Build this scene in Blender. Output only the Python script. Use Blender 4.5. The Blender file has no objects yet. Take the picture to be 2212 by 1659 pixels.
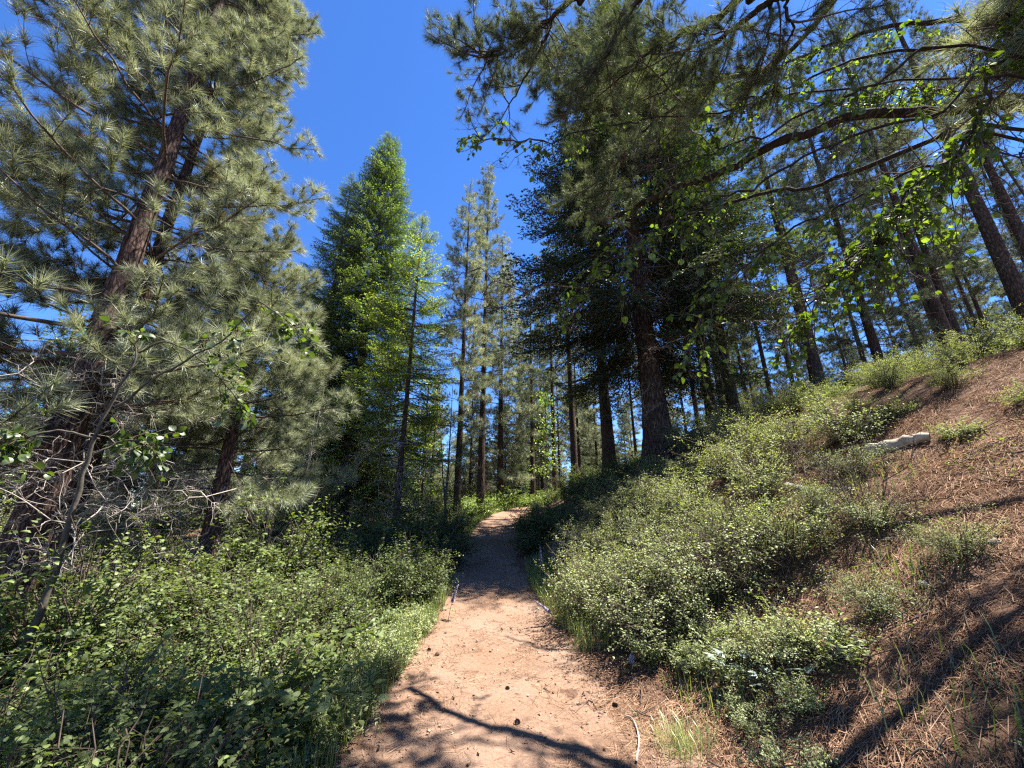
import bpy, math, random
import numpy as np
from mathutils import Vector, Matrix, Euler
R_ = math.radians
PI = math.pi
scene = bpy.context.scene
COL = scene.collection

# ------------------------------------------------------------------ camera
CAM_Z = 1.6
PITCH = R_(17.9)
cam_d = bpy.data.cameras.new('camera')
cam_d.sensor_width = 34.6
cam_d.lens = 13.03
cam_d.clip_start = 0.05
cam_d.clip_end = 2000
cam = bpy.data.objects.new('camera', cam_d)
cam.location = (0, 0, CAM_Z)
cam.rotation_euler = (PI / 2 + PITCH, 0, 0)
COL.objects.link(cam)
scene.camera = cam

# ------------------------------------------------------------------ sky, sun, exposure
SUN_AZ, SUN_EL = R_(75), R_(66)          # azimuth from +Y towards +X
SUN_DIR = Vector((math.cos(SUN_EL) * math.sin(SUN_AZ), math.cos(SUN_EL) * math.cos(SUN_AZ), math.sin(SUN_EL)))
world = bpy.data.worlds.new('World')
scene.world = world
world.use_nodes = True
wn, wl = world.node_tree.nodes, world.node_tree.links
wn.clear()
w_out = wn.new('ShaderNodeOutputWorld')
w_bg = wn.new('ShaderNodeBackground')
w_sky = wn.new('ShaderNodeTexSky')
w_sky.sky_type = 'NISHITA'
w_sky.sun_disc = False
w_sky.sun_elevation = SUN_EL
w_sky.sun_rotation = SUN_AZ
w_sky.altitude = 2000
w_sky.air_density = 1.0
w_sky.dust_density = 0.15
w_sky.ozone_density = 6.0
w_bg.inputs['Strength'].default_value = 0.095
w_hsv = wn.new('ShaderNodeHueSaturation')
w_hsv.inputs['Hue'].default_value = 0.508
w_hsv.inputs['Saturation'].default_value = 1.18
w_hsv.inputs['Value'].default_value = 0.86
wl.new(w_sky.outputs[0], w_hsv.inputs['Color'])
wl.new(w_hsv.outputs[0], w_bg.inputs['Color'])
wl.new(w_bg.outputs[0], w_out.inputs['Surface'])

sun_d = bpy.data.lights.new('sun', 'SUN')
sun_d.energy = 5.0
sun_d.angle = R_(0.53)
sun_d.color = (1.0, 0.95, 0.86)
sun = bpy.data.objects.new('sun', sun_d)
sun.rotation_euler = SUN_DIR.to_track_quat('Z', 'Y').to_euler()
sun.location = (20, 10, 40)
COL.objects.link(sun)

scene.view_settings.view_transform = 'Standard'
scene.view_settings.look = 'None'
scene.view_settings.gamma = 1.0
scene.view_settings.exposure = 2.05
scene.view_settings.use_curve_mapping = False
scene.render.engine = 'CYCLES'
cy = scene.cycles
cy.max_bounces = 6
cy.diffuse_bounces = 3
cy.glossy_bounces = 2
cy.transmission_bounces = 4
cy.transparent_max_bounces = 4
cy.use_denoising = False
cy.sample_clamp_indirect = 4.0
cy.filter_width = 1.3

# ------------------------------------------------------------------ helpers
rng = np.random.default_rng(7)
random.seed(7)


def nrm(v):
    return v / np.maximum(np.linalg.norm(v, axis=-1, keepdims=True), 1e-9)


class Buf:
    """collects triangles and quads with a material slot and a per-vertex tint, builds one mesh"""

    def __init__(self):
        self.v, self.q, self.t, self.qm, self.tm, self.c = [], [], [], [], [], []
        self.n = 0

    def add(self, v, f, mat=0, tint=0.5):
        v = np.asarray(v, dtype=np.float64).reshape(-1, 3)
        f = np.asarray(f, dtype=np.int64)
        if len(f) == 0:
            return
        c = np.full(len(v), tint) if np.isscalar(tint) else np.asarray(tint)
        self.v.append(v)
        self.c.append(c)
        if f.shape[1] == 4:
            self.q.append(f + self.n)
            self.qm.append(np.full(len(f), mat))
        else:
            self.t.append(f + self.n)
            self.tm.append(np.full(len(f), mat))
        self.n += len(v)

    def merge(self, o, M=None, s=1.0, tmul=0.0):
        for i, v in enumerate(o.v):
            pass
        V = np.concatenate(o.v)
        if M is not None:
            V = V @ M[:3, :3].T + M[:3, 3]
        C = np.clip(np.concatenate(o.c) + tmul, 0, 1)
        self.v.append(V)
        self.c.append(C)
        for f in o.q:
            self.q.append(f + self.n)
        for f in o.t:
            self.t.append(f + self.n)
        self.qm += o.qm
        self.tm += o.tm
        self.n += len(V)

    def split(self, mat):
        """a Buf holding only the faces of one material slot"""
        b = Buf()
        V = np.concatenate(self.v)
        C = np.concatenate(self.c)
        for F, Mt in ((self.q, self.qm), (self.t, self.tm)):
            if not F:
                continue
            f = np.concatenate(F)
            m = np.concatenate(Mt)
            f = f[m == mat]
            if len(f) == 0:
                continue
            u, inv = np.unique(f, return_inverse=True)
            b.add(V[u], inv.reshape(f.shape), 0, C[u])
        return b

    def mesh(self, name, mats, smooth=False):
        me = bpy.data.meshes.new(name)
        V = np.concatenate(self.v)
        q = np.concatenate(self.q) if self.q else np.zeros((0, 4), int)
        t = np.concatenate(self.t) if self.t else np.zeros((0, 3), int)
        me.vertices.add(len(V))
        me.vertices.foreach_set('co', V.astype(np.float32).ravel())
        nl = q.size + t.size
        me.loops.add(nl)
        me.loops.foreach_set('vertex_index', np.concatenate([q.ravel(), t.ravel()]).astype(np.int32))
        me.polygons.add(len(q) + len(t))
        ls = np.concatenate([np.arange(len(q)) * 4, q.size + np.arange(len(t)) * 3]).astype(np.int32)
        me.polygons.foreach_set('loop_start', ls)
        mi = np.concatenate(self.qm + self.tm).astype(np.int32)
        for m in mats:
            me.materials.append(m)
        me.polygons.foreach_set('material_index', mi)
        a = me.attributes.new('tint', 'FLOAT', 'POINT')
        a.data.foreach_set('value', np.concatenate(self.c).astype(np.float32))
        me.update(calc_edges=True)
        if smooth:
            me.polygons.foreach_set('use_smooth', np.ones(len(me.polygons), dtype=bool))
        return me


def ob(name, me, parent=None, loc=None, rot=None, scale=None, mw=None):
    o = bpy.data.objects.new(name, me)
    COL.objects.link(o)
    if parent is not None:
        o.parent = parent
    if mw is not None:
        o.matrix_local = mw
    else:
        if loc is not None:
            o.location = loc
        if rot is not None:
            o.rotation_euler = rot
        if scale is not None:
            o.scale = (scale,) * 3 if np.isscalar(scale) else scale
    return o


def thing(name, label, cat, loc=(0, 0, 0), group=None, rz=0.0, scale=1.0):
    o = ob(name, None, loc=loc, rot=(0, 0, rz), scale=scale)
    o.empty_display_size = 0.1
    return tag(o, label, cat, group)


def tag(o, label, cat, group=None):
    o['label'] = label
    o['category'] = cat
    if group:
        o['group'] = group
    return o


def tube(P, Rr, k=6, cap=False):
    P = np.asarray(P, float)
    n = len(P)
    Rr = np.full(n, Rr) if np.isscalar(Rr) else np.asarray(Rr, float)
    T = nrm(np.gradient(P, axis=0))
    ref = np.array([0.0, 0.0, 1.0]) if abs(T[:, 2].mean()) < 0.8 else np.array([1.0, 0.0, 0.0])
    A = nrm(np.cross(T, ref))
    B = np.cross(T, A)
    th = np.arange(k) / k * 2 * PI
    V = P[:, None, :] + Rr[:, None, None] * (A[:, None, :] * np.cos(th)[None, :, None] + B[:, None, :] * np.sin(th)[None, :, None])
    i = np.arange(n - 1)[:, None] * k
    j = np.arange(k)[None, :]
    j2 = (j + 1) % k
    F = np.stack([i + j, i + j2, i + k + j2, i + k + j], -1).reshape(-1, 4)
    return V.reshape(-1, 3), F


def smooth_path(P, n):
    """Catmull-Rom through the points"""
    P = np.asarray(P, float)
    if len(P) == 2:
        return P[0] + (P[1] - P[0]) * np.linspace(0, 1, n)[:, None]
    E = np.vstack([2 * P[0] - P[1], P, 2 * P[-1] - P[-2]])
    u = np.linspace(0, len(P) - 1 - 1e-6, n)
    i = u.astype(int)
    f = (u - i)[:, None]
    p0, p1, p2, p3 = E[i], E[i + 1], E[i + 2], E[i + 3]
    return 0.5 * (2 * p1 + (p2 - p0) * f + (2 * p0 - 5 * p1 + 4 * p2 - p3) * f ** 2 + (3 * p1 - p0 - 3 * p2 + p3) * f ** 3)


def basis(D):
    D = nrm(D)
    ref = np.where(np.abs(D[:, 2:3]) < 0.9, np.array([[0, 0, 1.0]]), np.array([[1.0, 0, 0]]))
    A = nrm(np.cross(D, ref))
    return D, A, np.cross(D, A)


def needles(rg, O, D, n, length, width, lo=0.25, hi=1.35, back=0.12, droop=0.12, tint=None):
    O = np.asarray(O, float)
    D, A, B = basis(np.asarray(D, float))
    m = len(O)
    ti = rg.uniform(0.2, 0.8, m) if tint is None else tint
    ti = np.repeat(ti, n) + rg.uniform(-0.2, 0.2, m * n)
    O, D, A, B = (np.repeat(x, n, axis=0) for x in (O, D, A, B))
    ph = rg.uniform(0, 2 * PI, m * n)[:, None]
    an = rg.uniform(lo, hi, m * n)[:, None]
    d = D * np.cos(an) + (A * np.cos(ph) + B * np.sin(ph)) * np.sin(an)
    s = O - D * (back * rg.uniform(0, 1, m * n))[:, None]
    ln = length * rg.uniform(0.7, 1.1, m * n)[:, None]
    tip = s + d * ln
    tip[:, 2] -= droop * ln[:, 0] * rg.uniform(0.3, 1.3, m * n)
    side = nrm(np.cross(d, rg.normal(size=d.shape))) * width * 0.5
    V = np.stack([s - side, s + side, tip], 1).reshape(-1, 3)
    F = np.arange(len(V)).reshape(-1, 3)
    return V, F, np.repeat(np.clip(ti, 0, 1), 3)


LEAF_T = np.array([[0, 0, 0], [0.28, -0.42, 0.0], [0.28, 0.42, 0.0], [0.66, -0.36, 0], [0.66, 0.36, 0], [1.0, 0, 0]])


def leaves(rg, O, D, N, size, aspect=0.62, tint=None, quad=False, cup=0.12):
    """oval leaves from O along D, facing N"""
    m = len(O)
    D = nrm(np.asarray(D, float))
    S = nrm(np.cross(N, D))
    N2 = np.cross(D, S)
    sz = (size * rg.uniform(0.65, 1.15, m)) if np.isscalar(size) else size
    L = D * sz[:, None]
    W = S * (sz * aspect)[:, None]
    H = N2 * (sz * cup)[:, None]
    ti = np.clip(rg.uniform(0.05, 0.95, m) if tint is None else tint, 0, 1)
    if quad:
        V = np.stack([O, O + 0.45 * L - 0.5 * W + H, O + L - H, O + 0.45 * L + 0.5 * W + H], 1).reshape(-1, 3)
        b = np.arange(m)[:, None] * 4
        F = (b[:, :, None] + np.array([[0, 1, 2], [0, 2, 3]])[None]).reshape(-1, 3)
        return V, F, np.repeat(ti, 4)
    T = LEAF_T
    V = O[:, None] + L[:, None] * T[None, :, 0:1] + W[:, None] * T[None, :, 1:2] + H[:, None] * np.array([0, 1, 1, 0.9, 0.9, -0.6])[None, :, None]
    b = np.arange(m)[:, None] * 6
    F = (b[:, :, None] + np.array([[0, 1, 2], [1, 4, 2], [1, 3, 4], [3, 5, 4]])[None]).reshape(-1, 3)
    return V.reshape(-1, 3), F, np.repeat(ti, 6)


def rot_to(az, el, roll=0.0, s=1.0, loc=(0, 0, 0)):
    """matrix that takes +X to the direction az, el"""
    M = Matrix.Rotation(az, 4, 'Z') @ Matrix.Rotation(-el, 4, 'Y') @ Matrix.Rotation(roll, 4, 'X') @ Matrix.Scale(s, 4)
    M.translation = loc
    return M


# image position (in a 2212 wide view of the place) and axis depth to a point, used to lay the branches out
F_PX = 1106 / (34.6 / 2 / 13.03)


def ray(x, y):
    u, w = (x - 1106) / F_PX, -(y - 829.5) / F_PX
    c, s = math.cos(PITCH), math.sin(PITCH)
    return np.array([u, c - w * s, s + w * c])


def at(x, y, d):
    return ray(x, y) * d + np.array([0, 0, CAM_Z])


# ------------------------------------------------------------------ terrain
_Y = np.linspace(-60, 400, 4601)


def _curve(xs, ys, win):
    v = np.interp(_Y, xs, ys)
    k = np.hanning(win)
    k /= k.sum()
    return np.convolve(np.pad(v, win // 2, mode='edge'), k, mode='valid')[: len(_Y)]


_CX = _curve([-60, 0, 3, 6.4, 11, 17, 20, 23, 27, 34, 60, 400], [2, 0.1, 0.03, -0.28, -0.68, -0.62, -0.1, 1.1, 3.6, 9, 26, 200], 31)
_PZ = _curve([-60, -10, 0, 5, 8, 11, 14, 18, 20, 23, 26, 35, 60, 400], [-3, -0.4, 0, 0.03, 0.15, 0.4, 0.7, 1.13, 1.38, 1.68, 1.78, 1.75, 1.6, 1.3], 31)
_HW = _curve([-60, 0, 3, 4.5, 6.5, 11, 400], [1.35, 1.35, 1.28, 1.1, 0.88, 0.8, 0.8], 31)


def cx(y):
    return np.interp(y, _Y, _CX)


def pz(y):
    return np.interp(y, _Y, _PZ)


def hw(y):
    return np.interp(y, _Y, _HW)


def wob(x, y):
    return (np.sin(x * 1.7 + y * 0.9) * np.sin(y * 1.3 - x * 0.6 + 1.0) * 0.5 + np.sin(x * 4.1 + 2.0 + y * 2.3) * np.sin(y * 3.7 + x) * 0.25
            + np.sin(x * 0.47 + 0.8) * np.sin(y * 0.53 + 2.0) * 0.9)


def height(x, y):
    x = np.asarray(x, float)
    y = np.asarray(y, float)
    u = x - cx(y)
    v = np.maximum(u - hw(y), 0)
    l = np.maximum(-u - hw(y), 0)
    g = np.interp(y, [-10, 15, 26, 45, 90], [1, 1, 0.55, 0.35, 0.3])
    s = np.interp(v, [0, 0.5, 1.0, 7, 14, 26, 60, 300], [0, 0.12, 0.42, 3.75, 5.75, 8.6, 11, 16])
    z = pz(y) + g * s
    z -= 0.22 * (1 - np.exp(-l / 0.8)) + 0.02 * np.minimum(l, 30)
    z += wob(x, y) * 0.09 * np.clip((v + l) / 1.5, 0, 1)
    inp = np.clip(1 - np.abs(u) / hw(y), 0, 1)
    z -= 0.05 * np.clip(inp * 2, 0, 1) ** 0.7
    return z


def hz(x, y):
    return float(height(x, y))


def ground_hit(x, y, lift=0.0):
    r = ray(x, y)
    s = np.linspace(0.5, 60, 6000)
    P = r[None] * s[:, None] + np.array([0, 0, CAM_Z])
    below = P[:, 2] < height(P[:, 0], P[:, 1]) + lift
    return P[int(np.argmax(below))] if below.any() else P[-1]


def polar(px, R):
    """ground position of a vertical trunk whose line crosses eye level at px (1024 wide view), R metres away"""
    a = math.atan2((px - 512) / 385.6, 1.0516)
    return R * math.sin(a), R * math.cos(a)


# ------------------------------------------------------------------ materials
def new_mat(name):
    m = bpy.data.materials.new(name)
    m.use_nodes = True
    m.node_tree.nodes.clear()
    return m, m.node_tree.nodes, m.node_tree.links


def ramp(nodes, stops):
    r = nodes.new('ShaderNodeValToRGB')
    e = r.color_ramp.elements
    while len(e) < len(stops):
        e.new(0.5)
    for el, (p, c) in zip(e, stops):
        el.position = p
        el.color = (*c, 1)
    return r


def foliage_mat(name, stops, trans=0.35, gloss=0.06, rough=0.4, tcol=(1.25, 1.25, 0.55), vary=0.25):
    m, n, l = new_mat(name)
    out = n.new('ShaderNodeOutputMaterial')
    at_ = n.new('ShaderNodeAttribute')
    at_.attribute_name = 'tint'
    oi = n.new('ShaderNodeObjectInfo')
    ma = n.new('ShaderNodeMath')
    ma.operation = 'MULTIPLY_ADD'
    l.new(oi.outputs['Random'], ma.inputs[0])
    ma.inputs[1].default_value = vary
    ma.inputs[2].default_value = -vary / 2
    ad = n.new('ShaderNodeMath')
    ad.operation = 'ADD'
    ad.use_clamp = True
    l.new(at_.outputs['Fac'], ad.inputs[0])
    l.new(ma.outputs[0], ad.inputs[1])
    r = ramp(n, stops)
    l.new(ad.outputs[0], r.inputs[0])
    df = n.new('ShaderNodeBsdfDiffuse')
    l.new(r.outputs[0], df.inputs['Color'])
    tr = n.new('ShaderNodeBsdfTranslucent')
    mul = n.new('ShaderNodeMix')
    mul.data_type = 'RGBA'
    mul.blend_type = 'MULTIPLY'
    mul.inputs[0].default_value = 1
    l.new(r.outputs[0], mul.inputs[6])
    mul.inputs[7].default_value = (*tcol, 1)
    l.new(mul.outputs[2], tr.inputs['Color'])
    mx = n.new('ShaderNodeMixShader')
    mx.inputs[0].default_value = trans
    l.new(df.outputs[0], mx.inputs[1])
    l.new(tr.outputs[0], mx.inputs[2])
    gl = n.new('ShaderNodeBsdfGlossy')
    gl.inputs['Roughness'].default_value = rough
    gl.inputs['Color'].default_value = (0.95, 1.0, 0.92, 1)
    m2 = n.new('ShaderNodeMixShader')
    m2.inputs[0].default_value = gloss
    l.new(mx.outputs[0], m2.inputs[1])
    l.new(gl.outputs[0], m2.inputs[2])
    l.new(m2.outputs[0], out.inputs['Surface'])
    return m


def bark_mat(name, dark, mid, light, sc=1.0, bump=0.6, stretch=0.22):
    m, n, l = new_mat(name)
    out = n.new('ShaderNodeOutputMaterial')
    pb = n.new('ShaderNodeBsdfPrincipled')
    pb.inputs['Roughness'].default_value = 0.9
    pb.inputs['Specular IOR Level'].default_value = 0.15
    tc = n.new('ShaderNodeTexCoord')
    mp = n.new('ShaderNodeMapping')
    mp.inputs['Scale'].default_value = (9 * sc, 9 * sc, 9 * sc * stretch)
    l.new(tc.outputs['Object'], mp.inputs['Vector'])
    vo = n.new('ShaderNodeTexVoronoi')
    vo.feature = 'DISTANCE_TO_EDGE'
    vo.inputs['Scale'].default_value = 1.6
    nz = n.new('ShaderNodeTexNoise')
    nz.inputs['Scale'].default_value = 2.2
    nz.inputs['Detail'].default_value = 8
    nz.inputs['Roughness'].default_value = 0.65
    l.new(mp.outputs[0], nz.inputs['Vector'])
    dv = n.new('ShaderNodeVectorMath')
    dv.operation = 'MULTIPLY_ADD'
    l.new(nz.outputs['Color'], dv.inputs[0])
    dv.inputs[1].default_value = (0.6, 0.6, 0.6)
    l.new(mp.outputs[0], dv.inputs[2])
    l.new(dv.outputs[0], vo.inputs['Vector'])
    r1 = ramp(n, [(0.0, dark), (0.09, mid), (0.35, light)])
    l.new(vo.outputs['Distance'], r1.inputs[0])
    mx = n.new('ShaderNodeMix')
    mx.data_type = 'RGBA'
    mx.blend_type = 'OVERLAY'
    mx.inputs[0].default_value = 0.75
    l.new(r1.outputs[0], mx.inputs[6])
    l.new(nz.outputs['Fac'], mx.inputs[7])
    l.new(mx.outputs[2], pb.inputs['Base Color'])
    ad = n.new('ShaderNodeMath')
    ad.operation = 'MULTIPLY_ADD'
    l.new(nz.outputs['Fac'], ad.inputs[0])
    ad.inputs[1].default_value = 0.4
    cl = n.new('ShaderNodeMath')
    cl.operation = 'MINIMUM'
    l.new(vo.outputs['Distance'], cl.inputs[0])
    cl.inputs[1].default_value = 0.25
    l.new(cl.outputs[0], ad.inputs[2])
    bp = n.new('ShaderNodeBump')
    bp.inputs['Strength'].default_value = bump
    bp.inputs['Distance'].default_value = 0.06
    l.new(ad.outputs[0], bp.inputs['Height'])
    l.new(bp.outputs[0], pb.inputs['Normal'])
    l.new(pb.outputs[0], out.inputs['Surface'])
    return m


def plain_mat(name, stops, scale=8.0, rough=0.9, bump=0.3, use_tint=False, spec=0.2):
    m, n, l = new_mat(name)
    out = n.new('ShaderNodeOutputMaterial')
    pb = n.new('ShaderNodeBsdfPrincipled')
    pb.inputs['Roughness'].default_value = rough
    pb.inputs['Specular IOR Level'].default_value = spec
    r = ramp(n, stops)
    if use_tint:
        a = n.new('ShaderNodeAttribute')
        a.attribute_name = 'tint'
        l.new(a.outputs['Fac'], r.inputs[0])
    else:
        tc = n.new('ShaderNodeTexCoord')
        nz = n.new('ShaderNodeTexNoise')
        nz.inputs['Scale'].default_value = scale
        nz.inputs['Detail'].default_value = 6
        l.new(tc.outputs['Object'], nz.inputs['Vector'])
        l.new(nz.outputs['Fac'], r.inputs[0])
        bp = n.new('ShaderNodeBump')
        bp.inputs['Strength'].default_value = bump
        bp.inputs['Distance'].default_value = 0.02
        l.new(nz.outputs['Fac'], bp.inputs['Height'])
        l.new(bp.outputs[0], pb.inputs['Normal'])
    l.new(r.outputs[0], pb.inputs['Base Color'])
    l.new(pb.outputs[0], out.inputs['Surface'])
    return m


def soil_mat(name, fine, coarse, speck, speck_amt, bump=0.5):
    """fine and coarse: colour stops of two noises mixed; speck: colour of small bits scattered on it"""
    m, n, l = new_mat(name)
    out = n.new('ShaderNodeOutputMaterial')
    pb = n.new('ShaderNodeBsdfPrincipled')
    pb.inputs['Roughness'].default_value = 0.95
    pb.inputs['Specular IOR Level'].default_value = 0.1
    tc = n.new('ShaderNodeTexCoord')
    n1 = n.new('ShaderNodeTexNoise')
    n1.inputs['Scale'].default_value = 34
    n1.inputs['Detail'].default_value = 8
    n1.inputs['Roughness'].default_value = 0.7
    n2 = n.new('ShaderNodeTexNoise')
    n2.inputs['Scale'].default_value = 1.1
    n2.inputs['Detail'].default_value = 5
    l.new(tc.outputs['Object'], n1.inputs['Vector'])
    l.new(tc.outputs['Object'], n2.inputs['Vector'])
    r1, r2 = ramp(n, fine), ramp(n, coarse)
    l.new(n1.outputs['Fac'], r1.inputs[0])
    l.new(n2.outputs['Fac'], r2.inputs[0])
    mx = n.new('ShaderNodeMix')
    mx.data_type = 'RGBA'
    mx.inputs[0].default_value = 0.5
    l.new(r1.outputs[0], mx.inputs[6])
    l.new(r2.outputs[0], mx.inputs[7])
    vo = n.new('ShaderNodeTexVoronoi')
    vo.inputs['Scale'].default_value = 55
    vo.inputs['Randomness'].default_value = 1
    l.new(tc.outputs['Object'], vo.inputs['Vector'])
    lt = n.new('ShaderNodeMath')
    lt.operation = 'LESS_THAN'
    l.new(vo.outputs['Distance'], lt.inputs[0])
    lt.inputs[1].default_value = speck_amt
    m3 = n.new('ShaderNodeMix')
    m3.data_type = 'RGBA'
    l.new(lt.outputs[0], m3.inputs[0])
    l.new(mx.outputs[2], m3.inputs[6])
    m3.inputs[7].default_value = (*speck, 1)
    l.new(m3.outputs[2], pb.inputs['Base Color'])
    bp = n.new('ShaderNodeBump')
    bp.inputs['Strength'].default_value = bump
    bp.inputs['Distance'].default_value = 0.03
    ad = n.new('ShaderNodeMath')
    ad.operation = 'ADD'
    l.new(n1.outputs['Fac'], ad.inputs[0])
    l.new(lt.outputs[0], ad.inputs[1])
    l.new(ad.outputs[0], bp.inputs['Height'])
    l.new(bp.outputs[0], pb.inputs['Normal'])
    l.new(pb.outputs[0], out.inputs['Surface'])
    return m


M = {}
M['soil'] = soil_mat('forest_floor', [(0.3, (0.07, 0.04, 0.026)), (0.7, (0.19, 0.112, 0.074))], [(0.35, (0.085, 0.05, 0.034)), (0.65, (0.18, 0.11, 0.075))], (0.05, 0.03, 0.02), 0.22, 0.8)
M['dirt'] = soil_mat('trail_dirt', [(0.3, (0.10, 0.056, 0.036)), (0.7, (0.285, 0.192, 0.138))], [(0.35, (0.185, 0.108, 0.066)), (0.65, (0.258, 0.177, 0.132))], (0.13, 0.068, 0.042), 0.17, 0.7)
M['litter'] = foliage_mat('dry_needles', [(0, (0.10, 0.05, 0.03)), (0.5, (0.24, 0.135, 0.082)), (1, (0.42, 0.275, 0.18))], 0.1, 0.01, 0.6, (1, 1, 1), 0)
M['bark'] = bark_mat('pine_bark', (0.018, 0.012, 0.010), (0.075, 0.046, 0.037), (0.16, 0.10, 0.08), 1.6, 0.8)
M['bark_old'] = bark_mat('old_bark', (0.012, 0.009, 0.008), (0.055, 0.037, 0.029), (0.115, 0.078, 0.060), 1.0, 1.0, 0.16)
M['bark_far'] = bark_mat('slim_bark', (0.02, 0.014, 0.011), (0.058, 0.038, 0.028), (0.11, 0.072, 0.052), 1.5, 0.6)
M['bark_fir'] = bark_mat('fir_bark', (0.03, 0.026, 0.022), (0.10, 0.085, 0.07), (0.19, 0.165, 0.14), 1.6, 0.5)
M['twig'] = plain_mat('twig_wood', [(0.3, (0.05, 0.035, 0.027)), (0.7, (0.13, 0.095, 0.07))], 20)
M['limb'] = plain_mat('limb_bark', [(0.3, (0.016, 0.012, 0.010)), (0.6, (0.042, 0.031, 0.025)), (0.8, (0.07, 0.066, 0.036))], 14, 0.9, 0.8)
M['dead'] = plain_mat('dead_twig', [(0.3, (0.17, 0.14, 0.12)), (0.7, (0.42, 0.37, 0.32))], 12)
M['pale'] = plain_mat('pale_wood', [(0.3, (0.22, 0.185, 0.145)), (0.7, (0.46, 0.40, 0.32))], 12)
M['sapling'] = plain_mat('sapling_bark', [(0.3, (0.05, 0.043, 0.034)), (0.7, (0.12, 0.105, 0.08))], 16)
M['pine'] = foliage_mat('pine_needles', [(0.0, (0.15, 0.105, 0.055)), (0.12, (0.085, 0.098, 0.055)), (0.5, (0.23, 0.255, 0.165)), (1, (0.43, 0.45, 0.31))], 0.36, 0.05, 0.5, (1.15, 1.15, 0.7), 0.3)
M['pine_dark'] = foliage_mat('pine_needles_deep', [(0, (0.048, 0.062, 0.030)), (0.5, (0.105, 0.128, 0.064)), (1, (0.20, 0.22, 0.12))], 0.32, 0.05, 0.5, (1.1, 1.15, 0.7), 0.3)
M['fir'] = foliage_mat('fir_needles', [(0, (0.036, 0.06, 0.028)), (0.45, (0.095, 0.148, 0.056)), (0.75, (0.19, 0.265, 0.078)), (1, (0.32, 0.41, 0.11))], 0.36, 0.03, 0.5, (1.2, 1.25, 0.5), 0.16)
M['fir_bright'] = foliage_mat('sunlit_young_fir_needles', [(0, (0.07, 0.10, 0.032)), (0.4, (0.18, 0.24, 0.065)), (0.7, (0.32, 0.40, 0.085)), (1, (0.46, 0.54, 0.11))], 0.42, 0.03, 0.5, (1.2, 1.25, 0.5), 0.16)  # young fir's green, brightened in the colour so it looks sunlit
M['fir_dark'] = foliage_mat('old_fir_needles', [(0, (0.018, 0.030, 0.016)), (0.5, (0.045, 0.066, 0.032)), (1, (0.11, 0.145, 0.05))], 0.28, 0.06, 0.4, (1.2, 1.25, 0.5), 0.2)
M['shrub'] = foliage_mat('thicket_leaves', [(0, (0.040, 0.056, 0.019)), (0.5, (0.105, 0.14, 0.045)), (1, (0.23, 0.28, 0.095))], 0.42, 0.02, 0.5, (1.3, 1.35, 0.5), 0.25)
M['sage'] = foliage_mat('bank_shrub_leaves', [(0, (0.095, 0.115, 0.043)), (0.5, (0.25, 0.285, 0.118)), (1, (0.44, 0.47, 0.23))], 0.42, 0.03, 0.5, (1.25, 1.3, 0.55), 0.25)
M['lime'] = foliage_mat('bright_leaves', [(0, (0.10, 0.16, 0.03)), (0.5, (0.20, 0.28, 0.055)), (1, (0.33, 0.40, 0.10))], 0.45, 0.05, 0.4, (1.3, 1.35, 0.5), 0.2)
M['aspen'] = foliage_mat('broad_leaves', [(0, (0.04, 0.06, 0.018)), (0.5, (0.10, 0.145, 0.034)), (1, (0.22, 0.29, 0.06))], 0.55, 0.03, 0.45, (1.3, 1.45, 0.3), 0.5)
M['grass'] = foliage_mat('grass_blades', [(0, (0.07, 0.11, 0.03)), (0.6, (0.17, 0.23, 0.06)), (1, (0.36, 0.33, 0.16))], 0.4, 0.04, 0.4, (1.2, 1.25, 0.5), 0)
M['silver'] = foliage_mat('silver_leaves', [(0, (0.11, 0.155, 0.125)), (1, (0.23, 0.285, 0.245))], 0.25, 0.06, 0.4, (1, 1.1, 0.8), 0.2)
M['petal'] = foliage_mat('lilac_petals', [(0, (0.24, 0.20, 0.33)), (0.5, (0.42, 0.37, 0.50)), (1, (0.62, 0.58, 0.64))], 0.35, 0.03, 0.5, (1, 1, 1), 0.1)
M['rock'] = plain_mat('pale_rock', [(0.3, (0.14, 0.12, 0.10)), (0.7, (0.32, 0.28, 0.24))], 9, 0.9, 0.8)
M['cone'] = plain_mat('cone_scales', [(0.3, (0.06, 0.035, 0.02)), (0.7, (0.17, 0.10, 0.06))], 30)

# ------------------------------------------------------------------ ground and trail
xs = np.unique(np.concatenate([np.linspace(-12, 14, 261), np.linspace(-45, 60, 211), np.linspace(-320, 340, 111)]))
ys = np.unique(np.concatenate([np.linspace(-3, 22, 251), np.linspace(-20, 80, 201), np.linspace(-60, 390, 76)]))
X, Y = np.meshgrid(xs, ys)
Z = height(X, Y)
b = Buf()
i = np.arange(len(ys) - 1)[:, None] * len(xs) + np.arange(len(xs) - 1)[None]
b.add(np.stack([X, Y, Z], -1), np.stack([i, i + 1, i + 1 + len(xs), i + len(xs)], -1).reshape(-1, 4))
g = ob('ground', b.mesh('ground', [M['soil']], True))
g['kind'] = 'structure'

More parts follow.
